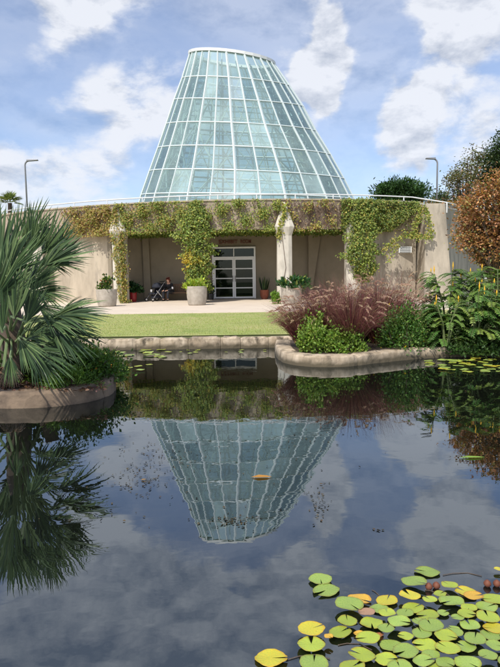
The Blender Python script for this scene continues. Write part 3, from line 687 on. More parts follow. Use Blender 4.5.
# ---------------------------------------------------------------- bench, stroller, person
BX, BY = -3.72, 30.2; bz = tz(BY)
bn_ = empty('wooden_bench', (BX, BY, bz)); tag(bn_, 'slatted wooden bench against the shaded wall behind the second planter', 'bench')
s = MB(); 
for k in range(4): s.box((0, -.2+k*.13, .43), (1.9, .10, .03))
s.build('seat', M['wood'], bn_)
s = MB(); s.box((0, .30, .88), (1.9, .04, .08)).box((0, .29, .52), (1.9, .04, .06))
for k in range(17): s.box((-.88+k*.11, .295, .70), (.055, .025, .31))
s.build('backrest', M['wood'], bn_)
for sx in (-.9, .9):
    for sy in (-.22, .29): MB().box((sx, sy, .205 if sy < 0 else .3), (.06, .06, .41 if sy < 0 else .6)).build('leg', M['wood'], bn_)
    MB().box((sx, .02, .63), (.06, .52, .04)).build('armrest', M['wood'], bn_)
q = P(155.3, 300, 29.7); stx = q.x
st = empty('stroller', (stx, 29.7, tz(29.7)), R(-40)); st.scale = (1.12, 1.12, 1.05); tag(st, 'black folding baby stroller parked left of the seated person', 'stroller')
for sx in (-.24, .24):
    for (yy, rr_) in ((-.36, .09), (.30, .12)):
        w_ = MB(); ring = [(sx, yy+rr_*math.cos(t), rr_+.01+rr_*math.sin(t)) for t in np.linspace(0, 6.283, 15)]; w_.tube(ring, .02, 6, False); wo = w_.build('wheel', M['rubber'], st)
        MB().tube([(sx-.02, yy, rr_+.01), (sx+.02, yy, rr_+.01)], rr_*.45, 10).build('hub', M['white_metal'], wo)
    MB().tube([(sx, -.36, .12), (sx, .10, .62), (sx, .42, 1.0), (sx, .5, 1.02)], .014, 6).build('frame', M['grey_metal'], st)
    MB().tube([(sx, .30, .14), (sx, -.10, .55)], .014, 6).build('frame', M['white_metal'], st)
MB().tube([(-.24, .5, 1.02), (.24, .5, 1.02)], .018, 6).build('handle', M['rubber'], st)
MB().add([(-.22,-.22,.38),(.22,-.22,.38),(.22,.16,.36),(-.22,.16,.36),(-.22,.30,.82),(.22,.30,.82),(-.22,-.2,.43),(.22,-.2,.43),(.22,.10,.42),(-.22,.10,.42),(-.22,.24,.84),(.22,.24,.84)],
         [(0,1,2,3),(3,2,5,4),(6,9,8,7),(9,10,11,8),(0,6,7,1),(4,5,11,10),(0,3,9,6),(3,4,10,9),(1,7,8,2),(2,8,11,5)]).build('seat', M['navy_fabric'], st)
s = MB(); 
for i in range(9):
    a = math.pi*i/8
    for j in range(7):
        b_ = -.5+math.pi*.72*j/6; s.v.append((.25*math.cos(a)*-1, .16-.30*math.sin(a)*math.sin(b_)*1.0, .72+.26*math.sin(a)*math.cos(b_) if True else 0))
for i in range(8):
    for j in range(6): q_ = i*7+j; s.f.append((q_, q_+1, q_+8, q_+7))
cn = s.build('canopy', M['navy_fabric'], st, smooth=True, fix=True); so_ = cn.modifiers.new('s', 'SOLIDIFY'); so_.thickness = .012
MB().box((0, .05, .24), (.36, .36, .16)).build('basket', M['navy_fabric'], st, bevel=.03)
MB().lathe([(0, 0), (.13, .02), (.17, .14), (.14, .30), (.05, .36), (0, .36)], (.06, .50, .58), 12).build('bag', M['black_cloth'], st, smooth=True)
MB().box((.05, -.28, .56), (.10, .02, .12)).build('blanket', M['white_cloth'], st, bevel=.004)

def skin(name, mat, nodes, edges, parent=None, lvl=2, root=0):
    bm = bmesh.new(); ly = bm.verts.layers.skin.verify(); vs = []
    for i, (p, r) in enumerate(nodes):
        v = bm.verts.new(p); v[ly].radius = (r, r) if not isinstance(r, tuple) else r; v[ly].use_root = (i == root); vs.append(v)
    for a, b_ in edges: bm.edges.new((vs[a], vs[b_]))
    me = bpy.data.meshes.new(name); bm.to_mesh(me); bm.free(); me.materials.append(mat)
    o = bpy.data.objects.new(name, me); col.objects.link(o)
    sk = o.modifiers.new('skin', 'SKIN'); sk.use_smooth_shade = True
    sb = o.modifiers.new('sub', 'SUBSURF'); sb.levels = lvl; sb.render_levels = lvl
    if parent: o.parent = parent
    return o
px_ = P(170, 300, 30).x
pe = empty('person', (px_, 29.98, tz(30)), R(-28)); tag(pe, 'seated person in a dark jacket with reddish brown hair leaning forward on the bench', 'person')
nd = [((0, .10, .53), .13), ((0, .07, .68), .125), ((0, .0, .84), .14), ((0, -.05, .93), .10), ((0, -.09, .99), .055), ((0, -.13, 1.05), .075), ((0, -.15, 1.13), .095), ((0, -.14, 1.19), .07)]
ed = [(i, i+1) for i in range(7)]
for sx in (-1, 1):
    k = len(nd); nd += [((sx*.09, .08, .51), .095), ((sx*.14, -.36, .50), .065), ((sx*.15, -.40, .28), .055), ((sx*.15, -.38, .09), .038), ((sx*.16, -.47, .04), .035), ((sx*.165, -.56, .03), .028)]
    ed += [(0, k), (k, k+1), (k+1, k+2), (k+2, k+3), (k+3, k+4), (k+4, k+5)]
    k = len(nd); nd += [((sx*.17, -.02, .90), .058), ((sx*.25, -.10, .68), .045), ((sx*.17, -.32, .60), .032), ((sx*.12, -.40, .57), .024), ((sx*.10, -.45, .56), .030)]
    ed += [(3, k), (k, k+1), (k+1, k+2), (k+2, k+3), (k+3, k+4)]
    for fgi in range(4):
        f0 = len(nd); ox = (fgi-1.5)*.021; ll = (.055, .068, .064, .05)[fgi]
        nd += [((sx*.10+ox, -.475, .565), .009), ((sx*.10+ox, -.475-ll*.6, .555), .008), ((sx*.10+ox, -.475-ll, .53), .007)]; ed += [(k+4, f0), (f0, f0+1), (f0+1, f0+2)]
    f0 = len(nd); nd += [((sx*.10-sx*.04, -.44, .565), .010), ((sx*.10-sx*.058, -.475, .56), .008)]; ed += [(k+4, f0), (f0, f0+1)]
skin('body', M['skin'], nd, ed, pe)
jk = [((0, .10, .56), .16), ((0, .07, .68), .155), ((0, .0, .84), .165), ((0, -.05, .93), .12), ((0, -.08, .97), .075)]; je = [(0,1),(1,2),(2,3),(3,4)]
for sx in (-1, 1):
    k = len(jk); jk += [((sx*.18, -.02, .90), .075), ((sx*.26, -.10, .68), .062), ((sx*.18, -.31, .605), .045), ((sx*.135, -.38, .58), .034)]; je += [(3, k), (k, k+1), (k+1, k+2), (k+2, k+3)]
jo = skin('jacket', M['black_cloth'], jk, je, pe)
for sx in (1,): MB().tube([(sx*.30, -.13, .76), (sx*.31, -.16, .66)], [.05, .045], 8).build('sleeve_patch', M['white_cloth'], jo)
tr_ = [((0, .10, .52), .14)]; te = []
for sx in (-1, 1):
    k = len(tr_); tr_ += [((sx*.09, .08, .515), .11), ((sx*.14, -.36, .505), .08), ((sx*.15, -.40, .28), .068), ((sx*.15, -.385, .10), .055)]; te += [(0, k), (k, k+1), (k+1, k+2), (k+2, k+3)]
skin('trousers', M['dark_trousers'], tr_, te, pe)
for sx in (-1, 1): skin('shoe', M['shoe'], [((sx*.15, -.36, .055), .05), ((sx*.16, -.47, .045), .045), ((sx*.165, -.57, .038), .036)], [(0,1),(1,2)], pe)
skin('hair', M['hair'], [((0, -.10, 1.17), .098), ((0, -.06, 1.10), .085), ((0, -.03, 1.00), .06), ((.0, -.13, 1.21), .075)], [(0,1),(1,2),(0,3)], pe)
s = MB()
for sx in (-.032, .032): s.box((sx, -.245, 1.125), (.022, .006, .010))
s.box((0, -.235, 1.065), (.045, .006, .010)); s.build('face_features', M['hair'], pe)
skin('nose', M['skin'], [((0, -.235, 1.12), .012), ((0, -.258, 1.09), .014)], [(0, 1)], pe, 1)

# ---------------------------------------------------------------- palm
def fan(hub, ax, side, L_, nb, spread, droop, palette, parent, pet0=None):
    """costapalmate frond: blades radiate from hub in the plane of ax/side"""
    ax = Vector(ax).normalized(); side = (Vector(side)-ax*Vector(side).dot(ax)).normalized(); nn = ax.cross(side).normalized()
    if nn.z < 0 and abs(nn.z) > .2: nn = -nn
    V, Fc, Cc = [], [], []
    for i in range(nb):
        t = (i/(nb-1)-.5)*2; a = t*spread; d = ax*math.cos(a)+side*math.sin(a); s_ = -ax*math.sin(a)+side*math.cos(a)
        ll = L_*(1-.30*abs(t)**1.5)*random.uniform(.92, 1.06); wd = L_*spread*2/nb*.37*random.uniform(.85, 1.1)
        dr = droop*random.uniform(.5, 1.6)*L_; jd = nn*random.gauss(0, .05)
        base = len(V); c = np.array(palette[random.randrange(len(palette))])*random.uniform(.75, 1.25); tw = random.gauss(0, .25)
        for (u, wf) in ((.0, .12), (.22, .62), (.45, 1.0), (.68, .72), (.88, .36), (1.0, .03)):
            p = hub+d*ll*u+jd*ll*u+Vector((0, 0, -dr*u**3))+nn*(.10*ll*math.sin(u*2.4)*abs(t)); lift = nn*wd*wf*.55
            s2 = (s_*math.cos(tw*u)+nn*math.sin(tw*u))
            V += [p-s2*wd*wf+lift, p, p+s2*wd*wf+lift]; Cc += [c*(1.15 if u > .6 else 1)]*3
        for j in range(5):
            q = base+j*3; Fc += [(q, q+1, q+4, q+3), (q+1, q+2, q+5, q+4)]
    me = bpy.data.meshes.new('frond'); me.from_pydata([tuple(v) for v in V], [], Fc)
    ca = me.color_attributes.new('tint', 'FLOAT_COLOR', 'POINT'); ca.data.foreach_set('color', np.concatenate([np.array(Cc), np.ones((len(Cc), 1))], 1).reshape(-1))
    me.materials.append(M['blade']); o = bpy.data.objects.new('frond', me); col.objects.link(o); o.parent = parent
    if pet0 is not None:
        pet0 = Vector(pet0); mid = (pet0+hub)/2+Vector((0, 0, .12))
        MB().tube([pet0, mid, hub, hub+ax*L_*.2], [.02, .014, .011, .004], 5, False).build('petiole', M['petiole'], o)
    return o
PC = Vector((-3.25, 7.35, .16))
pal = empty('fan_palm', tuple(PC)); tag(pal, 'large blue green fan palm filling the stone edged bed at left', 'palm')
PGREEN = [(.070,.118,.040), (.048,.085,.032), (.115,.165,.062), (.030,.056,.024)]
MB().tube([(0, 0, -.05), (.03, -.02, .35), (.0, 0, .7), (-.04, .03, 1.0), (-.03, .0, 1.25)], [.20, .17, .16, .15, .12], 12).build('trunk', M['bark'], pal, smooth=True)
MB().tube([(.35, .1, -.05), (.42, .0, .25), (.5, -.05, .5)], [.12, .10, .09], 10).build('trunk', M['bark'], pal, smooth=True)
# (hub px, py, depth, image angle deg (0 = right, 90 = up), length px, droop, normal tilt, base height)
FR = [(0,258,6.6,86,56,.03,.2,1.1),(14,256,6.9,72,56,.03,.3,1.15),(30,256,6.8,80,54,.02,.9,1.1),(42,254,7.0,66,50,.03,.7,1.1),(-12,240,7.2,98,50,.03,.3,1.2),
      (44,266,6.7,22,56,.04,.5,1.05),(38,276,6.9,42,44,.03,.5,1.1),(36,292,6.6,-8,44,.10,.8,.9),
      (14,318,5.9,88,60,.02,.25,.7),(2,332,5.7,104,60,.02,.3,.6),(26,322,6.1,66,50,.04,.4,.7),
      (46,320,6.3,0,60,.08,.75,.55),(50,328,6.4,-20,58,.12,.7,.5),(38,306,6.4,-30,54,.06,.7,.6),(32,350,6.2,-34,52,.10,.6,.35),(10,356,6.1,-80,30,.10,.5,.3),
      (22,248,7.0,62,56,.03,.5,1.15),(50,262,7.3,58,52,.04,.4,1.1),(6,276,6.3,64,58,.03,.3,.95),(26,288,6.5,48,52,.05,.6,.9),(40,262,7.2,4,50,.08,.7,1.0),(56,316,6.3,0,62,.07,.7,.6),(58,318,7.0,26,44,.06,.6,.6),(20,340,5.95,-48,40,.10,.6,.4),(-6,300,5.9,78,62,.03,.3,.8),(30,330,7.4,-5,60,.08,.6,.5),(44,345,6.9,-12,46,.1,.6,.35),
      (26,340,6.6,34,44,.05,.6,.45),(-18,300,6.2,140,60,.05,.5,.9),(-25,335,6.2,170,60,.08,.6,.5),(-20,270,6.8,120,60,.05,.4,1.1),
      (-40,350,6.4,200,50,.1,.6,.3),(12,285,7.6,50,56,.04,.3,1.1),(20,300,7.7,20,46,.08,.5,.9),(0,290,7.8,100,56,.04,.3,1.2),(8,300,6.3,50,50,.05,.6,.8)]
for (hx, hy, Y, an, lp, dr, tl, bh) in FR:
    hub = P(hx, hy, Y); a = R(an+random.uniform(-5, 5)); ax = rt*math.cos(a)+up*math.sin(a)+fw*random.uniform(-.35, .15)
    nrmv = (-fw*math.cos(tl*1.1)+Vector((0, 0, 1))*math.sin(tl*1.1)+rt*random.uniform(-.3, .3)).normalized(); side = ax.cross(nrmv)
    fan(hub-PC, ax, side, lp/F*Y*1.02, 21, R(random.uniform(26, 44)), dr*1.1, PGREEN, pal, (random.uniform(-.08, .12), random.uniform(-.1, .1), bh))
for k in range(6):
    a = random.uniform(.5, 4.2); e = random.uniform(-.1, 1.0); d = Vector((math.cos(a)*math.cos(e), abs(math.sin(a))*math.cos(e) if k % 3 else math.sin(a)*math.cos(e), math.sin(e)))
    hub = Vector((0, 0, random.uniform(.5, 1.15)))+d*random.uniform(.35, .6); fan(hub, d, d.cross(Vector((0, 0, 1))), random.uniform(.45, .6), 20, R(42), .05, PGREEN, pal, (0, 0, random.uniform(.4, 1.1)))
# dead skirt
for k in range(9):
    a = random.uniform(-2.6, .4); d = Vector((math.cos(a), math.sin(a), -.75)); hub = Vector((0, 0, .55))+d*.35
    fan(hub, d, d.cross(Vector((0, 0, 1))), .40, 16, R(35), .05, [(.20,.13,.08), (.12,.08,.05)], pal, (0, 0, .7))
# far palm behind
q = P(9, 203, 33); fp = empty('distant_palm', (q.x, 33, 5.2)); tag(fp, 'small sunlit palm head behind the fan palm near the left edge', 'palm')
MB().tube([(0, 0, 0), (.05, 0, q.z-5.2)], [.15, .12], 10).build('trunk', M['bark'], fp)
for k in range(18):
    a = k*.9; e = random.uniform(-.2, 1.2); d = Vector((math.cos(a)*math.cos(e), math.sin(a)*math.cos(e), math.sin(e))); fan(Vector((.05, 0, q.z-5.2))+d*.25, d, d.cross(Vector((0, 0, 1))), .65, 16, R(50), .12, [(.16,.22,.05), (.2,.24,.06)], fp)

# ---------------------------------------------------------------- bed planting, left
c = P(88, 360, 7.5); leafball('lantana_bush', 'low green bush with small orange flowers at the right end of the palm bed', 'bush', (c.x-.05, 7.65, .15), (.60, .55, .60), 4400, .055, .03, [(.07,.15,.025), (.11,.21,.03), (.05,.10,.02)], [3, 3, 2], (20, .028, [(.7,.22,.03), (.75,.4,.05)]))
c = P(70, 372, 6.9); leafball('groundcover_plant', 'fine leaved low green plant spilling beside the lantana under the palm', 'plant', (c.x, 6.95, .15), (.40, .30, .26), 1800, .05, .016, [(.10,.2,.03), (.16,.28,.04), (.06,.12,.02)], [3, 3, 2])
c = P(104, 345, 8.2); leafball('marigold_clump', 'loose yellow green clump dotted with orange flowers behind the palm bed edge', 'plant', (c.x, 8.15, .15), (.30, .35, .34), 1300, .05, .022, [(.16,.22,.04), (.22,.26,.06)], [1, 1], (30, .03, [(.75,.35,.04), (.6,.2,.04)]))
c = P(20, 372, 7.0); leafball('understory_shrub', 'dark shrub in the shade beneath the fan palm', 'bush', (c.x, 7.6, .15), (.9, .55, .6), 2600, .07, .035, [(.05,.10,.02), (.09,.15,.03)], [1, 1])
n = 1500; pts = []
while len(pts) < n:
    p = G(random.uniform(-30, 108), random.uniform(372, 396), .185); pts.append(tuple(p))
pp = np.array(pts); pp[:, 0] -= .1; pp[:, 1] += .12; pp = pp[(pp[:, 1] > 6.62)]
tag(leaves('leaf_litter', pp, sph(len(pp))*np.array([[1, 1, .25]]), np.array([[0, 0, 1.]])+RNG.normal(0, .4, (len(pp), 3)), .06, .035, pick(len(pp), [(.16,.08,.05), (.24,.13,.09), (.10,.06,.04), (.30,.16,.12)]), M['leaf']), kind='stuff')

# ---------------------------------------------------------------- fountain grass
BUR = [(.20,.055,.062), (.13,.035,.042), (.29,.12,.10), (.20,.14,.065), (.085,.025,.03)]; PLU = [(.58,.38,.28), (.44,.25,.20), (.62,.46,.32)]
def fountain(px, Y, h, sp, nb, npl, label, lean=(0, 0), z=.17):
    q = P(px, 340, Y); r = empty('fountain_grass', (q.x, Y, z)); tag(r, label, 'ornamental grass', 'purple fountain grass on the stone edged island')
    V, Fc, Cc = [], [], []
    def rib(p0, d, ln, w_, dr, c, nseg=6):
        b0 = len(V); p = Vector(p0); v = Vector(d).normalized(); sd = v.cross(Vector((random.gauss(0, 1), random.gauss(0, 1), .3))).normalized()
        for i in range(nseg+1):
            u = i/nseg; ww = w_*(1-u*.9); V.extend([p-sd*ww, p+sd*ww]); Cc.extend([c, c]); p = p+v*(ln/nseg); v = (v+Vector((v.x*.25, v.y*.25, -1))*dr/nseg*(.4+2*u)).normalized()
        for i in range(nseg): a = b0+2*i; Fc.append((a, a+1, a+3, a+2))
        return p, v
    for _ in range(nb):
        a = random.uniform(0, 6.283); t = random.random()**.7*sp; d = (math.cos(a)*t+lean[0], math.sin(a)*t+lean[1], 1)
        rib((math.cos(a)*.12*random.random(), math.sin(a)*.12*random.random(), 0), d, h*random.uniform(.75, 1.35), .0055, random.uniform(.6, 1.9), np.array(random.choice(BUR))*random.uniform(.7, 1.3))
    me = bpy.data.meshes.new('blades'); me.from_pydata([tuple(v) for v in V], [], Fc); ca = me.color_attributes.new('tint', 'FLOAT_COLOR', 'POINT'); ca.data.foreach_set('color', np.concatenate([np.array(Cc), np.ones((len(Cc), 1))], 1).reshape(-1))
    me.materials.append(M['grassblade']); o = bpy.data.objects.new('blades', me); col.objects.link(o); o.parent = r
    # plumes: arching stalks that end in a bristly spike
    V, Fc, Cc = [], [], []; C_, D_, N_, L_, K_ = [], [], [], [], []
    for _ in range(int(npl*1.15)):
        a = random.uniform(0, 6.283); t = random.uniform(.2, 1)*sp*.9; d = (math.cos(a)*t+lean[0], math.sin(a)*t+lean[1], 1.1)
        p, v = rib((0, 0, 0), d, h*random.uniform(.6, 1.0), .003, random.uniform(.4, .9), np.array((.25, .12, .10)))
        c = np.array(random.choice(PLU)); ln = random.uniform(.13, .22)
        for i in range(13):
            u = i/13
            for _k in range(4): C_.append(tuple(p)); dd = v*.8+Vector((random.gauss(0, .4), random.gauss(0, .4), random.gauss(0, .4))); D_.append(tuple(dd)); N_.append((random.gauss(0, 1), random.gauss(0, 1), .4)); L_.append(.036*(1.1-.6*u)); K_.append(c*random.uniform(.8, 1.2))
            p = p+v*(ln/13); v = (v+Vector((v.x*.1, v.y*.1, -.10))).normalized()
    me = bpy.data.meshes.new('stalks'); me.from_pydata([tuple(v) for v in V], [], Fc); ca = me.color_attributes.new('tint', 'FLOAT_COLOR', 'POINT'); ca.data.foreach_set('color', np.concatenate([np.array(Cc), np.ones((len(Cc), 1))], 1).reshape(-1))
    me.materials.append(M['grassblade']); o = bpy.data.objects.new('stalks', me); col.objects.link(o); o.parent = r
    leaves('plumes', C_, D_, N_, np.array(L_), .010, np.array(K_), M['grassblade'], r)
fountain(303, 10.9, .92, .50, 700, 34, 'purple fountain grass at the left tip of the island, drooping over the water', (-.22, -.1))
fountain(324, 10.9, 1.10, .65, 1300, 60, 'tall purple fountain grass behind the left of the lantana shrubs', (-.08, 0))
fountain(342, 11.6, 1.18, .65, 1300, 75, 'purple fountain grass with many pale plumes in the middle back of the island')
fountain(352, 10.3, 1.08, .55, 1200, 34, 'dark front fountain grass arching over the edging right of the lantana shrubs', (.02, -.10))
fountain(378, 11.3, 1.25, .70, 1300, 65, 'purple fountain grass next to the pillar creeper at the island right side', (.05, 0))
fountain(398, 11.8, 1.25, .65, 700, 40, 'rearmost purple fountain grass touching the yellow flowered senna')
fountain(362, 12.1, 1.20, .7, 600, 44, 'purple fountain grass at the back of the island below the vent grille')

LP = [(.15,.25,.03), (.22,.33,.05), (.10,.18,.025), (.30,.36,.08)]
c = P(318, 350, 9.95); leafball('lantana_shrub', 'rounded light green shrub left in front of the purple grass', 'bush', (c.x, 10.15, .15), (.44, .38, .72), 3000, .055, .04, LP, [3, 3, 2, 1], (8, .025, [(.6,.3,.2)]))
c = P(347, 352, 9.9); leafball('lantana_shrub', 'lower light green shrub right in front of the purple grass', 'bush', (c.x, 10.05, .15), (.40, .36, .55), 2600, .055, .04, LP, [3, 3, 2, 1], (8, .025, [(.6,.3,.2)]))
c = P(408, 350, 10.2); leafball('yellow_flowered_shrub', 'dense mid green shrub with small yellow flowers right of the purple grass', 'bush', (c.x, 10.45, .15), (.55, .45, .90), 4200, .06, .035, [(.06,.14,.025), (.10,.2,.03), (.16,.24,.05)], [3, 3, 1], (26, .03, [(.75,.55,.03)]))
c = P(390, 325, 11.4); leafball('pale_shrub', 'pale olive shrub between the purple grass and the senna', 'bush', (c.x, 11.9, .2), (.5, .4, 1.0), 1700, .06, .03, [(.22,.26,.07), (.28,.3,.09)], [1, 1], (8, .03, [(.7,.5,.05)]))

# ---------------------------------------------------------------- senna (large pinnate leaves, yellow candles)
def senna(px, Y, h, nl, nf, label, spread=.9, seed=0):
    q = P(px, 350, Y); r = empty('senna_shrub', (q.x, Y, .15)); tag(r, label, 'shrub', 'candle flowered shrubs at the right bank')
    C_, D_, N_, L_, K_ = [], [], [], [], []; stems = MB(); tips = []
    ns = max(6, nl//9)
    for i in range(ns):
        a = random.uniform(0, 6.283); t = random.uniform(.1, 1); tip = Vector((math.cos(a)*spread*t, math.sin(a)*spread*t*.8, h*(1-.45*t*t)*random.uniform(.75, 1)))
        mid = Vector((tip.x*.35, tip.y*.35, tip.z*.55)); stems.tube([(tip.x*.05, tip.y*.05, 0), mid, tip], [.02, .015, .008], 5, False); tips.append((tip, mid))
    for _ in range(int(nl*3.0)):
        tip, mid = random.choice(tips); u = random.uniform(.0, 1); p = mid.lerp(tip, u)
        if random.random() < .25: p = Vector((p.x*1.1, p.y*1.1, p.z*random.uniform(.15, .6)))
        a = math.atan2(p.y, p.x)+random.gauss(0, .7); v = Vector((math.cos(a), math.sin(a)-.25, random.uniform(.25, .9))).normalized(); ln = random.uniform(.24, .42); np_ = 9
        c = np.array(random.choice([(.07,.16,.03), (.11,.22,.04), (.05,.11,.025), (.17,.28,.06), (.22,.30,.06)])); path = [p.copy()]
        for k in range(np_+1):
            if k:
                for sg in (-1, 1):
                    sd = v.cross(Vector((0, 0, 1))).normalized()*sg; nn = sd.cross(v)*sg
                    C_.append(tuple(p)); D_.append(tuple(sd*.9+v*.35+Vector((0, 0, -.12)))); N_.append(tuple(nn+Vector((random.gauss(0, .15), random.gauss(0, .15), .3)))); L_.append(.092*(1-.3*abs(k/np_-.5)*2)*random.uniform(.85, 1.1)); K_.append(c*random.uniform(.8, 1.2))
            p = p+v*(ln/np_); v = (v+Vector((0, 0, -.16))).normalized(); path.append(p.copy())
        stems.tube(path[::3]+[path[-1]], .005, 4, False)
    leaves('foliage', C_, D_, N_, np.array(L_), np.array(L_)*.46, np.array(K_), M['leaf'], r, fold=.12)
    stems.build('stem', M['stem'], r)
    for i in range(int(nf*.6)):
        tip, mid = tips[i % len(tips)]; b_ = tip+Vector((random.gauss(0, .015), random.gauss(0, .015), random.uniform(.015, .05))); fl = MB(); fl.tube([tip, b_], .006, 4, False)
        hh = random.uniform(.08, .15); prof = [.004, .011, .014, .011, .007, .002]; fl.tube([b_+Vector((0, 0, hh*k/5)) for k in range(6)], prof, 7); fl.build('flower_spike', M['yellow'], r)
M['yellow'] = pmat('yellow_petal', (.80,.50,.02), .6, (.7,.36,.02), 60)
senna(446, 10.35, 1.05, 46, 5, 'leafy senna beside the mid green shrub, leaves reaching down to the water', .6)
senna(448, 11.2, 1.85, 60, 16, 'tall senna topped with many yellow candle flowers in front of the end pier', .7)
senna(472, 10.3, 1.30, 70, 8, 'broad senna spreading over the far lily pads near the right edge', .9)
senna(497, 10.9, 1.70, 70, 10, 'tall senna at the right edge of the photo below the rusty tree', .9)
senna(530, 10.4, 1.4, 50, 5, 'senna just beyond the right edge of the bank', .9)
senna(468, 11.8, 1.70, 46, 8, 'rear senna between the end pier and the rusty tree', .9)
c = P(455, 350, 10.8)
for (px, Y, rx, hz, lb) in ((440, 11.3, .8, .75, 'dark green undergrowth behind the left senna'), (490, 11.2, .9, .9, 'dark green undergrowth behind the right senna'), (475, 10.35, .7, .35, 'low dark leafy plant at the waterline below the sennas')):
    c = P(px, 350, Y); leafball('undergrowth', lb, 'bush', (c.x, Y, .1), (rx, .5, hz), 2400, .08, .045, [(.04,.09,.02), (.07,.13,.03)], [1, 1])

# ---------------------------------------------------------------- trees
def tree(name, label, base, crowns, n, L_, W_, pal_, wts, trunk_r=.12, limbs=14, clump=.25, cat='tree', per=70, droop=-.1, trunk_to=None):
    base = Vector(base); r = empty(name, tuple(base)); tag(r, label, cat)
    cl = []; nc = max(10, n//per); wsum = [c[3]*c[4]*c[5] for c in crowns]
    while len(cl) < nc:
        c = random.choices(crowns, wsum)[0]; d = sph(1)[0]*random.uniform(.35, 1)**.5
        cl.append((c[0]+d[0]*c[3]-base.x, c[1]+d[1]*c[4]-base.y, c[2]+d[2]*c[5]-base.z))
    cl = np.array(cl); k = RNG.integers(0, nc, n); sz = clump*RNG.uniform(.6, 1.3, (nc, 1)); off = RNG.normal(0, 1, (n, 3))*sz[k]*np.array([[1, 1, .62]])
    q = cl[k]+off; D = nrm(off)+RNG.normal(0, .5, (n, 3)); D[:, 2] += droop; Nn = nrm(off)*.5+RNG.normal(0, .4, (n, 3)); Nn[:, 2] += .8
    tone = RNG.uniform(.6, 1.35, (nc, 1))
    leaves('crown', q, D, Nn, RNG.uniform(.6, 1.3, n)*L_, RNG.uniform(.7, 1.2, n)*W_, np.clip(pick(n, pal_, wts)*tone[k], .004, .9), M['leaf'], r)
    s = MB(); ctr = cl.mean(0); tt = Vector(ctr)*.55
    s.tube([(0, 0, -.2), Vector(ctr)*.3+Vector((.05, 0, 0)), tt], [trunk_r, trunk_r*.8, trunk_r*.6], 9, False)
    for c in cl[::max(1, nc//limbs)]:
        c = Vector(c); a = Vector(ctr)*random.uniform(.25, .55); mid = a.lerp(c, .5)+Vector((random.gauss(0, .1), random.gauss(0, .1), .12)); s.tube([a, mid, c], [trunk_r*.4, trunk_r*.25, trunk_r*.08], 5, False)
    s.build('trunk', M['bark'], r); return r
def ell(px, py, Y, rpx, rpy, ry=None): q = P(px, py, Y); return (q.x, Y, q.z, rpx/F*Y, ry or rpx/F*Y*.8, rpy/F*Y)
Y = 17.0; b0 = P(492, 300, Y)
tree('rusty_tree', 'rust brown leaved tree in front of the rear wall at the right edge', (b0.x, Y, .3), [ell(492, 208, Y, 32, 32), ell(480, 228, Y, 20, 32), ell(505, 190, Y, 26, 20), ell(520, 240, Y, 34, 34), ell(496, 250, Y, 26, 16), ell(472, 205, Y, 14, 16), ell(466, 240, Y, 10, 14)], 17000, .09, .055,
     [(.38,.18,.08), (.48,.27,.12), (.27,.13,.06), (.24,.24,.08)], [4, 4, 3, 2.2], .11, 90, .17, per=75)
b0 = P(400, 210, 62); tree('green_tree', 'rounded dark green tree behind the railing right of the glass cone', (b0.x, 62, .3), [ell(400, 196, 62, 23, 14), ell(388, 194, 62, 12, 9), ell(412, 192, 62, 13, 10)], 9000, .34, .14, [(.035,.08,.025), (.05,.11,.03), (.07,.14,.04)], [3, 3, 1], .3, 20, .45, per=45, droop=.5)
b0 = P(500, 220, 46); tree('oak_tree', 'tall dark green oak at the right edge above the rusty tree', (b0.x, 46, .3), [ell(498, 166, 46, 20, 20), ell(515, 158, 46, 26, 28), ell(488, 180, 46, 12, 14)], 14000, .22, .11, [(.03,.055,.018), (.045,.08,.025), (.07,.11,.035)], [3, 3, 1], .3, 30, .38, per=70)
b0 = P(468, 220, 44); tree('sparse_tree', 'sparse pale leaved tree with gaps left of the oak', (b0.x, 44, .3), [ell(464, 178, 44, 13, 16), ell(474, 162, 44, 10, 14), ell(456, 184, 44, 8, 12)], 1900, .20, .11, [(.20,.20,.09), (.24,.18,.09), (.14,.17,.06)], [3, 2, 2], .16, 40, .34, per=28)
b0 = P(436, 215, 36); tree('orange_hedge', 'orange flowering hedge behind the pier railing', (b0.x, 36, 4.5), [ell(440, 206, 36, 20, 4.5), ell(462, 204, 36, 16, 6)], 3200, .12, .07, [(.34,.15,.04), (.12,.16,.04), (.28,.2,.05)], [3, 2, 2], .05, 10, .18, 'hedge', per=60)
b0 = P(447, 205, 70); tree('distant_tree', 'small distant grey green tree just right of the lamp post above the pier', (b0.x, 70, .3), [ell(441, 199, 70, 9, 5)], 900, .3, .18, [(.10,.14,.08)], [1], .2, 8, .4, per=40)

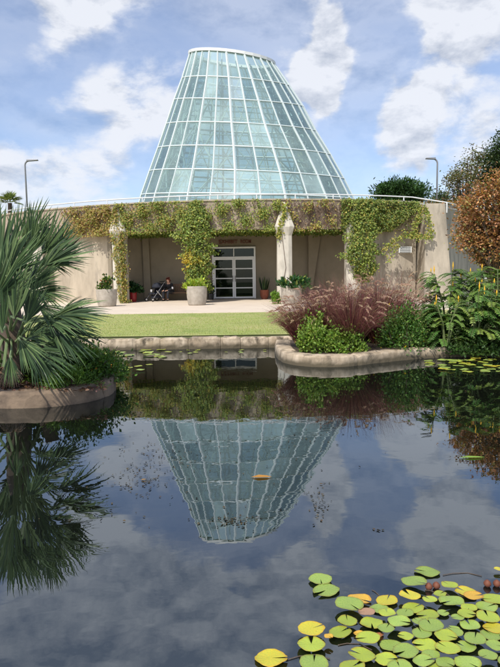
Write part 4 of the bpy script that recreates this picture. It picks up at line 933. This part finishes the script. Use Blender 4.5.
# ---------------------------------------------------------------- water lilies
def padmat(name, c1, c2, edge):
    m, t, b = newmat(name); n, l = t.nodes, t.links; b.inputs['Roughness'].default_value = .35; b.inputs['Specular IOR Level'].default_value = .4
    at0 = n.new('ShaderNodeAttribute'); at0.attribute_name = 'disc'; oi = n.new('ShaderNodeObjectInfo')
    ad = n.new('ShaderNodeVectorMath'); ad.operation = 'ADD'; l.new(at0.outputs['Vector'], ad.inputs[0])
    cb = n.new('ShaderNodeCombineXYZ'); ml = n.new('ShaderNodeMath'); ml.operation = 'MULTIPLY'; ml.inputs[1].default_value = 40; l.new(oi.outputs['Random'], ml.inputs[0]); l.new(ml.outputs[0], cb.inputs[0]); l.new(cb.outputs[0], ad.inputs[1])
    nz_ = n.new('ShaderNodeTexNoise'); nz_.inputs['Scale'].default_value = 9; nz_.inputs['Detail'].default_value = 5; l.new(ad.outputs[0], nz_.inputs['Vector'])
    r = n.new('ShaderNodeMapRange'); r.inputs['From Min'].default_value = .35; r.inputs['From Max'].default_value = .65; l.new(nz_.outputs['Fac'], r.inputs['Value'])
    mx = n.new('ShaderNodeMix'); mx.data_type = 'RGBA'; mx.inputs['A'].default_value = (*c1, 1); mx.inputs['B'].default_value = (*c2, 1); l.new(r.outputs[0], mx.inputs['Factor'])
    # rim distance: unit disc in object space
    sp_ = n.new('ShaderNodeVectorMath'); sp_.operation = 'LENGTH'; l.new(at0.outputs['Vector'], sp_.inputs[0])
    e = n.new('ShaderNodeMapRange'); e.inputs['From Min'].default_value = .84; e.inputs['From Max'].default_value = 1.02; l.new(sp_.outputs['Value'], e.inputs['Value'])
    e2 = n.new('ShaderNodeMath'); e2.operation = 'MULTIPLY'; l.new(e.outputs[0], e2.inputs[0]); l.new(nz_.outputs['Fac'], e2.inputs[1])
    m2 = n.new('ShaderNodeMix'); m2.data_type = 'RGBA'; l.new(mx.outputs['Result'], m2.inputs['A']); m2.inputs['B'].default_value = (*edge, 1); l.new(e2.outputs[0], m2.inputs['Factor'])
    # veins: radial
    sx_ = n.new('ShaderNodeSeparateXYZ'); l.new(at0.outputs['Vector'], sx_.inputs[0]); at = n.new('ShaderNodeMath'); at.operation = 'ARCTAN2'; l.new(sx_.outputs['Y'], at.inputs[0]); l.new(sx_.outputs['X'], at.inputs[1])
    m11 = n.new('ShaderNodeMath'); m11.operation = 'MULTIPLY'; m11.inputs[1].default_value = 13; l.new(at.outputs[0], m11.inputs[0]); sn = n.new('ShaderNodeMath'); sn.operation = 'COSINE'; l.new(m11.outputs[0], sn.inputs[0])
    vr = n.new('ShaderNodeMapRange'); vr.inputs['From Min'].default_value = .9; vr.inputs['From Max'].default_value = 1; vr.inputs['To Max'].default_value = .16; l.new(sn.outputs[0], vr.inputs['Value'])
    m3_ = n.new('ShaderNodeMix'); m3_.data_type = 'RGBA'; l.new(m2.outputs['Result'], m3_.inputs['A']); m3_.inputs['B'].default_value = (c1[0]*1.4, c1[1]*1.3, c1[2]*1.6, 1); l.new(vr.outputs[0], m3_.inputs['Factor'])
    hv = n.new('ShaderNodeHueSaturation'); vv = n.new('ShaderNodeMapRange'); vv.inputs['To Min'].default_value = .8; vv.inputs['To Max'].default_value = 1.15; l.new(oi.outputs['Random'], vv.inputs['Value']); l.new(vv.outputs[0], hv.inputs['Value']); l.new(m3_.outputs['Result'], hv.inputs['Color'])
    n3 = n.new('ShaderNodeTexNoise'); n3.inputs['Scale'].default_value = 7; n3.inputs['Detail'].default_value = 3; l.new(ad.outputs[0], n3.inputs['Vector'])
    r3 = n.new('ShaderNodeMapRange'); r3.inputs['From Min'].default_value = .68; r3.inputs['From Max'].default_value = .72; r3.inputs['To Max'].default_value = .85; l.new(n3.outputs['Fac'], r3.inputs['Value'])
    m5 = n.new('ShaderNodeMix'); m5.data_type = 'RGBA'; l.new(hv.outputs[0], m5.inputs['A']); m5.inputs['B'].default_value = (.13, .07, .02, 1); l.new(r3.outputs[0], m5.inputs['Factor'])
    bn = n.new('ShaderNodeBump'); bn.inputs['Strength'].default_value = .12; bn.inputs['Distance'].default_value = .002; l.new(sn.outputs[0], bn.inputs['Height']); l.new(bn.outputs[0], b.inputs['Normal'])
    l.new(m5.outputs['Result'], b.inputs['Base Color']); return m
PM = {'g': padmat('pad_green', (.24,.36,.07), (.32,.41,.09), (.22,.16,.03)), 'y': padmat('pad_yellow_green', (.36,.42,.045), (.30,.39,.06), (.34,.17,.02)),
      'o': padmat('pad_yellow', (.58,.46,.04), (.42,.44,.05), (.55,.22,.02)), 'r': padmat('pad_orange', (.55,.30,.04), (.62,.40,.05), (.35,.12,.03)), 'b': padmat('pad_brown', (.34,.20,.12), (.42,.24,.14), (.15,.08,.04))}
pm_cache = {}
def padmesh(kind, var, rot):
    rk = int(rot/6.283*12); rot = rk*6.283/12
    if (kind, var, rk) in pm_cache: return pm_cache[kind, var, rk]
    rnd = random.Random(var*13+5); s = MB(); n = 40; notch = R(rnd.uniform(3, 11)); ph = rnd.random()*6; wav = rnd.uniform(.02, .05); rings = [.0, .3, .6, .85, .96, 1.0]; nk = rnd.uniform(.0, .25)
    for j, rr_ in enumerate(rings[1:]):
        for i in range(n+1):
            a = notch+(2*math.pi-2*notch)*i/n; e = 1+.018*math.sin(5*a+ph)+.012*math.sin(11*a+ph*2)+.008*rnd.gauss(0, 1)*(rr_ > .9)
            lobe = 1+.10*math.exp(-((min(i, n-i)/n)/.12)**2)-.0
            z = (wav*math.sin(3*a+ph)+.02)*rr_**3+(.05*nk*rr_**4 if i < n*.25 else 0); s.v.append((rr_*e*lobe*math.cos(a), rr_*e*lobe*math.sin(a), z))
    c0 = len(s.v); s.v.append((.02, 0, 0)); w_ = n+1
    for j in range(len(rings)-2):
        for i in range(n): s.f.append((j*w_+i, j*w_+i+1, (j+1)*w_+i+1, (j+1)*w_+i))
    for i in range(n): s.f.append((c0, i+1, i))
    disc = [(v[0], v[1]) for v in s.v]; cr, sr_ = math.cos(rot), math.sin(rot)
    s.v = [(v[0]*cr-v[1]*sr_, (v[0]*sr_+v[1]*cr)*.80, v[2]*1.5) for v in s.v]
    o = s.build('lily_pad', PM[kind], smooth=True); da = o.data.attributes.new('disc', 'FLOAT_VECTOR', 'POINT'); da.data.foreach_set('vector', [c for d in disc for c in (d[0], d[1], 0)]); so_ = o.modifiers.new('s', 'SOLIDIFY'); so_.thickness = .02; so_.offset = -1
    dg = bpy.context.evaluated_depsgraph_get(); me = bpy.data.meshes.new_from_object(o.evaluated_get(dg)); bpy.data.objects.remove(o); pm_cache[kind, var, rk] = me; return me
NEAR = [(427.7,572.2,27,'g'),(413.7,586,27,'g'),(449.8,588.6,18,'y'),(466,593.8,23,'o'),(386.9,601.6,24,'o'),(410,601,23,'o'),(430,604,16,'y'),(452,604,27,'g'),(413,610,24,'y'),(380,609,21,'g'),(387,618,19,'y'),(405,617,19,'g'),(428.5,617.7,24,'y'),(443,614,13,'g'),(398.6,627.6,25,'g'),(431,630,28,'g'),(469,610.7,18,'y'),(486.5,608.6,23,'g'),(495,599.5,26,'y'),(466,619,19,'y'),(488,621,25,'y'),(470,627.6,22,'g'),(492,636,24,'g'),(386,635,19,'g'),(445.4,640.6,24,'y'),(422,636.7,22,'g'),(426,647,27,'y'),(391,646,25,'g'),(406,642,17,'y'),(475,643,24,'g'),(454.5,635,19,'g'),(466,648,23,'g'),(448,655,28,'y'),(406,656,28,'g'),(431,658,20,'g'),(385.6,661,26,'y'),(467.5,662.7,29,'g'),(488,661,21,'g'),(495,649.7,20,'g'),(419,624,15,'g'),(454.5,629.7,12,'g'),(473,601.6,21,'r'),(423,666,24,'g'),(445,666,21,'g'),(495,630,24,'o'),
        (270.4,658.5,35,'o'),(311,634.5,29,'o'),(311.5,648.6,31,'y'),(340,635,25,'y'),(359,600,25,'r'),(349,609.6,31,'g'),(347.5,625.8,22,'y'),(371.5,626,25,'y'),(320.5,580.5,26,'g'),(326.5,590.4,30,'g'),(368.5,643.5,26,'y'),(362.5,659.4,29,'y'),(314,665.5,32,'g'),(359.5,634.5,12,'r'),(328.6,642.6,10,'r'),(367,616.5,18,'b'),(498,571.7,9,'o'),(440,672,26,'y'),(480,675,26,'g'),(400,674,28,'g'),(512,640,26,'g'),(515,612,26,'y'),(510,663,26,'g'),(352,674,28,'y'),(458,622,14,'g'),(440,597,14,'y')]
cname = {'g': 'green', 'y': 'yellow green', 'o': 'yellow', 'r': 'orange', 'b': 'brown'}
SPEC = {0: 'round green lily pad at the very top of the near raft, alone on open water', 1: 'green lily pad touching the left of the two brown buds', 45: 'large yellow lily pad with a deep notch, leftmost of the near raft', 46: 'yellow lily pad above the notched yellow green pad at the left of the raft',
        47: 'heart shaped yellow green lily pad below a yellow pad at the left of the raft', 49: 'orange lily pad just above a large green pad at the upper left of the raft', 50: 'large green lily pad directly below the orange pad', 53: 'rear pad of the two green lily pads floating apart from the raft', 54: 'front pad of the two green lily pads floating apart from the raft',
        57: 'green lily pad cut by the bottom edge, below the heart shaped pad', 60: 'pinkish brown dying lily pad between green pads', 48: 'yellow green lily pad beside the small orange leaf', 61: 'tiny yellow lily pad at the right edge above the brown buds', 3: 'yellow lily pad right of the buds at the top of the dense raft',
        58: 'small orange lily leaf right of the yellow green pad', 59: 'tiny orange brown lily leaf between two pads at the left', 15: 'large heart shaped green lily pad in the middle of the raft', 41: 'orange lily pad half under a yellow pad at the upper right of the raft', 7: 'wide green lily pad overlapped by yellow pads at the top of the raft', 56: 'yellow green lily pad near the bottom edge right of the cut green pad', 55: 'yellow green lily pad just left of the dense middle of the raft'}
def place_pad(px, py, w_, kd, i, label, group, z0=.003, rot=None):
    rot = random.uniform(0, 6.28) if rot is None else rot
    p = G(px, py, 0.004); d = (p-Vector((0, 0, CH))); dep = d.dot(fw); rad = w_/F*dep/2*1.0
    o = bpy.data.objects.new('lily_pad', padmesh(kd, i % 7, rot)); col.objects.link(o); o.location = (p.x, p.y, z0); o.rotation_euler = (random.gauss(0, .025), random.gauss(0, .025), random.gauss(0, .12)); o.scale = (rad, rad*random.uniform(.92, 1.05), rad)
    tag(o, label, 'lily pad', group); return o
n0 = len(NEAR); PADS = []
for i, (a, b_, w_, kd) in enumerate(NEAR):
    zone = 'at the raft right edge' if a > 475 else ('near the bottom edge' if b_ > 650 else ('in the raft upper part' if b_ < 622 else 'amid the near raft'))
    lb = SPEC.get(i, '%s %s lily pad %s' % ('large' if w_ > 25 else ('small' if w_ < 19 else 'medium'), cname[kd], zone))
    if a < 300 or i in (45,): pass
    o = place_pad(a, b_, w_*.90, kd, i, lb, 'lily pads of the near raft', .006+.0035*((i*7) % 9), {45: .1, 47: 1.6, 15: 1.6, 48: .6, 46: 1.0}.get(i)); PADS.append((a, o))
ORD = ['leftmost', 'second from the left', 'third from the left', 'fourth from the left', 'fifth from the left', 'sixth from the left', 'seventh from the left', 'eighth from the left', 'ninth from the left', 'tenth from the left', 'eleventh from the left', 'twelfth from the left', 'thirteenth from the left']
_by = {}
for a, o in PADS: _by.setdefault(o['label'], []).append((a, o))
for lb, lst in _by.items():
    if len(lst) > 1:
        for k, (a, o) in enumerate(sorted(lst, key=lambda t: t[0])): o['label'] = '%s, %s' % (lb, ORD[k] if k < len(lst)-1 or k == 0 else 'rightmost')
def farpads(n, poly, wr, where, group, kinds):
    k = 0; lst = []
    while k < n:
        px, py = random.uniform(poly[0], poly[2]), random.uniform(poly[1], poly[3])
        if not poly[4](px, py): continue
        kd = random.choice(kinds); w_ = random.uniform(*wr); row = 'back' if py < poly[5] else ('front' if py > poly[6] else 'middle')
        o = place_pad(px, py, w_, kd, random.randrange(7), 'x', group, .005+random.random()*.02); k += 1
        lst.append((px, '%s %s lily pad, %s row %s' % ('large' if w_ > sum(wr)/2 else 'small', cname[kd], row, where), o))
    by = {}
    for t in lst: by.setdefault(t[1], []).append(t)
    for lb, l2 in by.items():
        for q, t in enumerate(sorted(l2, key=lambda t: t[0])): t[2]['label'] = lb if len(l2) == 1 else lb+', '+ORD[min(q, 12)]
farpads(55, (426, 357, 520, 374, lambda x, y: abs(y-364.5) < 3+min(5, (x-424)*.12), 362, 367), (7, 11), 'below the sennas', 'far lily pads at right', 'gyygo')
farpads(26, (108, 347, 178, 378, lambda x, y: (y < 358 and y > 348+(x-110)*.02) or (x < 150 and 364 < y < 371), 352, 360), (7, 12), 'beside the palm bed', 'far lily pads at left', 'gyg')
farpads(12, (175, 350, 270, 354, lambda x, y: True, 351.5, 352.7), (3, 6), 'along the lawn edging', 'far lily pads at the lawn edge', 'gy')
# buds
for (a, b_, lb) in ((429, 585.5, 'brown lily bud left of its pair beside a green pad'), (436.5, 584.5, 'brown lily bud right of its pair beside a green pad'), (487.5, 582.5, 'brown lily bud left of the pair at the right edge'), (497, 582.5, 'brown lily bud cut by the right edge of the photo')):
    p = G(a, b_, .02); r = empty('lily_bud', (p.x, p.y, 0)); r.scale = (.8, .8, .7); tag(r, lb, 'flower bud', 'brown lily buds')
    MB().lathe([(0, -.005), (.012, .0), (.021, .012), (.023, .024), (.016, .038), (.006, .047), (0, .05)], (0, 0, 0), 12).build('petals', M['bud'], r, smooth=True)
    MB().tube([(0, 0, .0), (.02, .01, -.12)], .005, 6).build('stalk', M['stem'], r)
# floating leaves and specks
def floatleaf(px, py, ln, wd, c, label, rz):
    p = G(px, py, .006); o = leaves('floating_leaf', [(0, 0, 0)], [(math.cos(rz), math.sin(rz), 0)], [(0, 0, 1)], ln, wd, [c], M['leaf'], fold=.12); o.location = p; tag(o, label, 'leaf'); return o
floatleaf(251, 477, .16, .06, (.55, .26, .05), 'single orange leaf floating on the reflection of the glass cone', 0)
floatleaf(459, 457.5, .22, .05, (.25, .40, .06), 'single pale green leaf floating on open water at right', 0)
floatleaf(141, 480, .04, .025, (.4, .22, .05), 'small tan leaf among the floating specks at left', .5)
floatleaf(375, 637, .05, .03, (.5, .2, .08), 'small reddish leaf lying between pads of the raft', .5)
pts = []
for (cx, cy, sx, sy, n) in ((165, 455, 45, 18, 130), (140, 480, 30, 18, 110), (235, 520, 25, 6, 70), (318, 500, 12, 22, 55), (300, 440, 90, 15, 50), (380, 530, 5, 1, 8), (250, 395, 90, 18, 120), (200, 500, 150, 40, 50), (90, 520, 40, 8, 12)):
    for _ in range(n):
        p = G(random.gauss(cx, sx*.5), random.gauss(cy, sy*.5), .004); pts.append(tuple(p))
pp = np.array(pts); tag(leaves('floating_debris', pp, sph(len(pp))*np.array([[1, 1, .1]]), np.array([[0, 0, 1.]])+RNG.normal(0, .1, (len(pp), 3)), RNG.uniform(.008, .03, len(pp)), RNG.uniform(.006, .016, len(pp)), pick(len(pp), [(.05,.04,.02), (.10,.07,.03), (.02,.02,.015)]), M['leaf']), kind='stuff')
# stems trailing just under/at the surface
bpy.context.view_layer.update()
for (a, b_) in (((338, 645), (372, 650)), ((286, 660), (330, 659)), ((425, 590), (448, 600)), ((437, 588), (470, 612)), ((443, 575), (482, 576)), ((372, 590), (384, 602))):
    p, q = G(*a, .003), G(*b_, .003); s = MB(); s.tube([p, p.lerp(q, .3)+Vector((0, .02, 0)), p.lerp(q, .7)+Vector((0, .03, -.002)), q], .0018, 5)
    host = min(PADS, key=lambda t: (t[1].location-p).length)[1]
    o = s.build('stalk', M['bark'], host); o.matrix_parent_inverse = host.matrix_world.inverted()
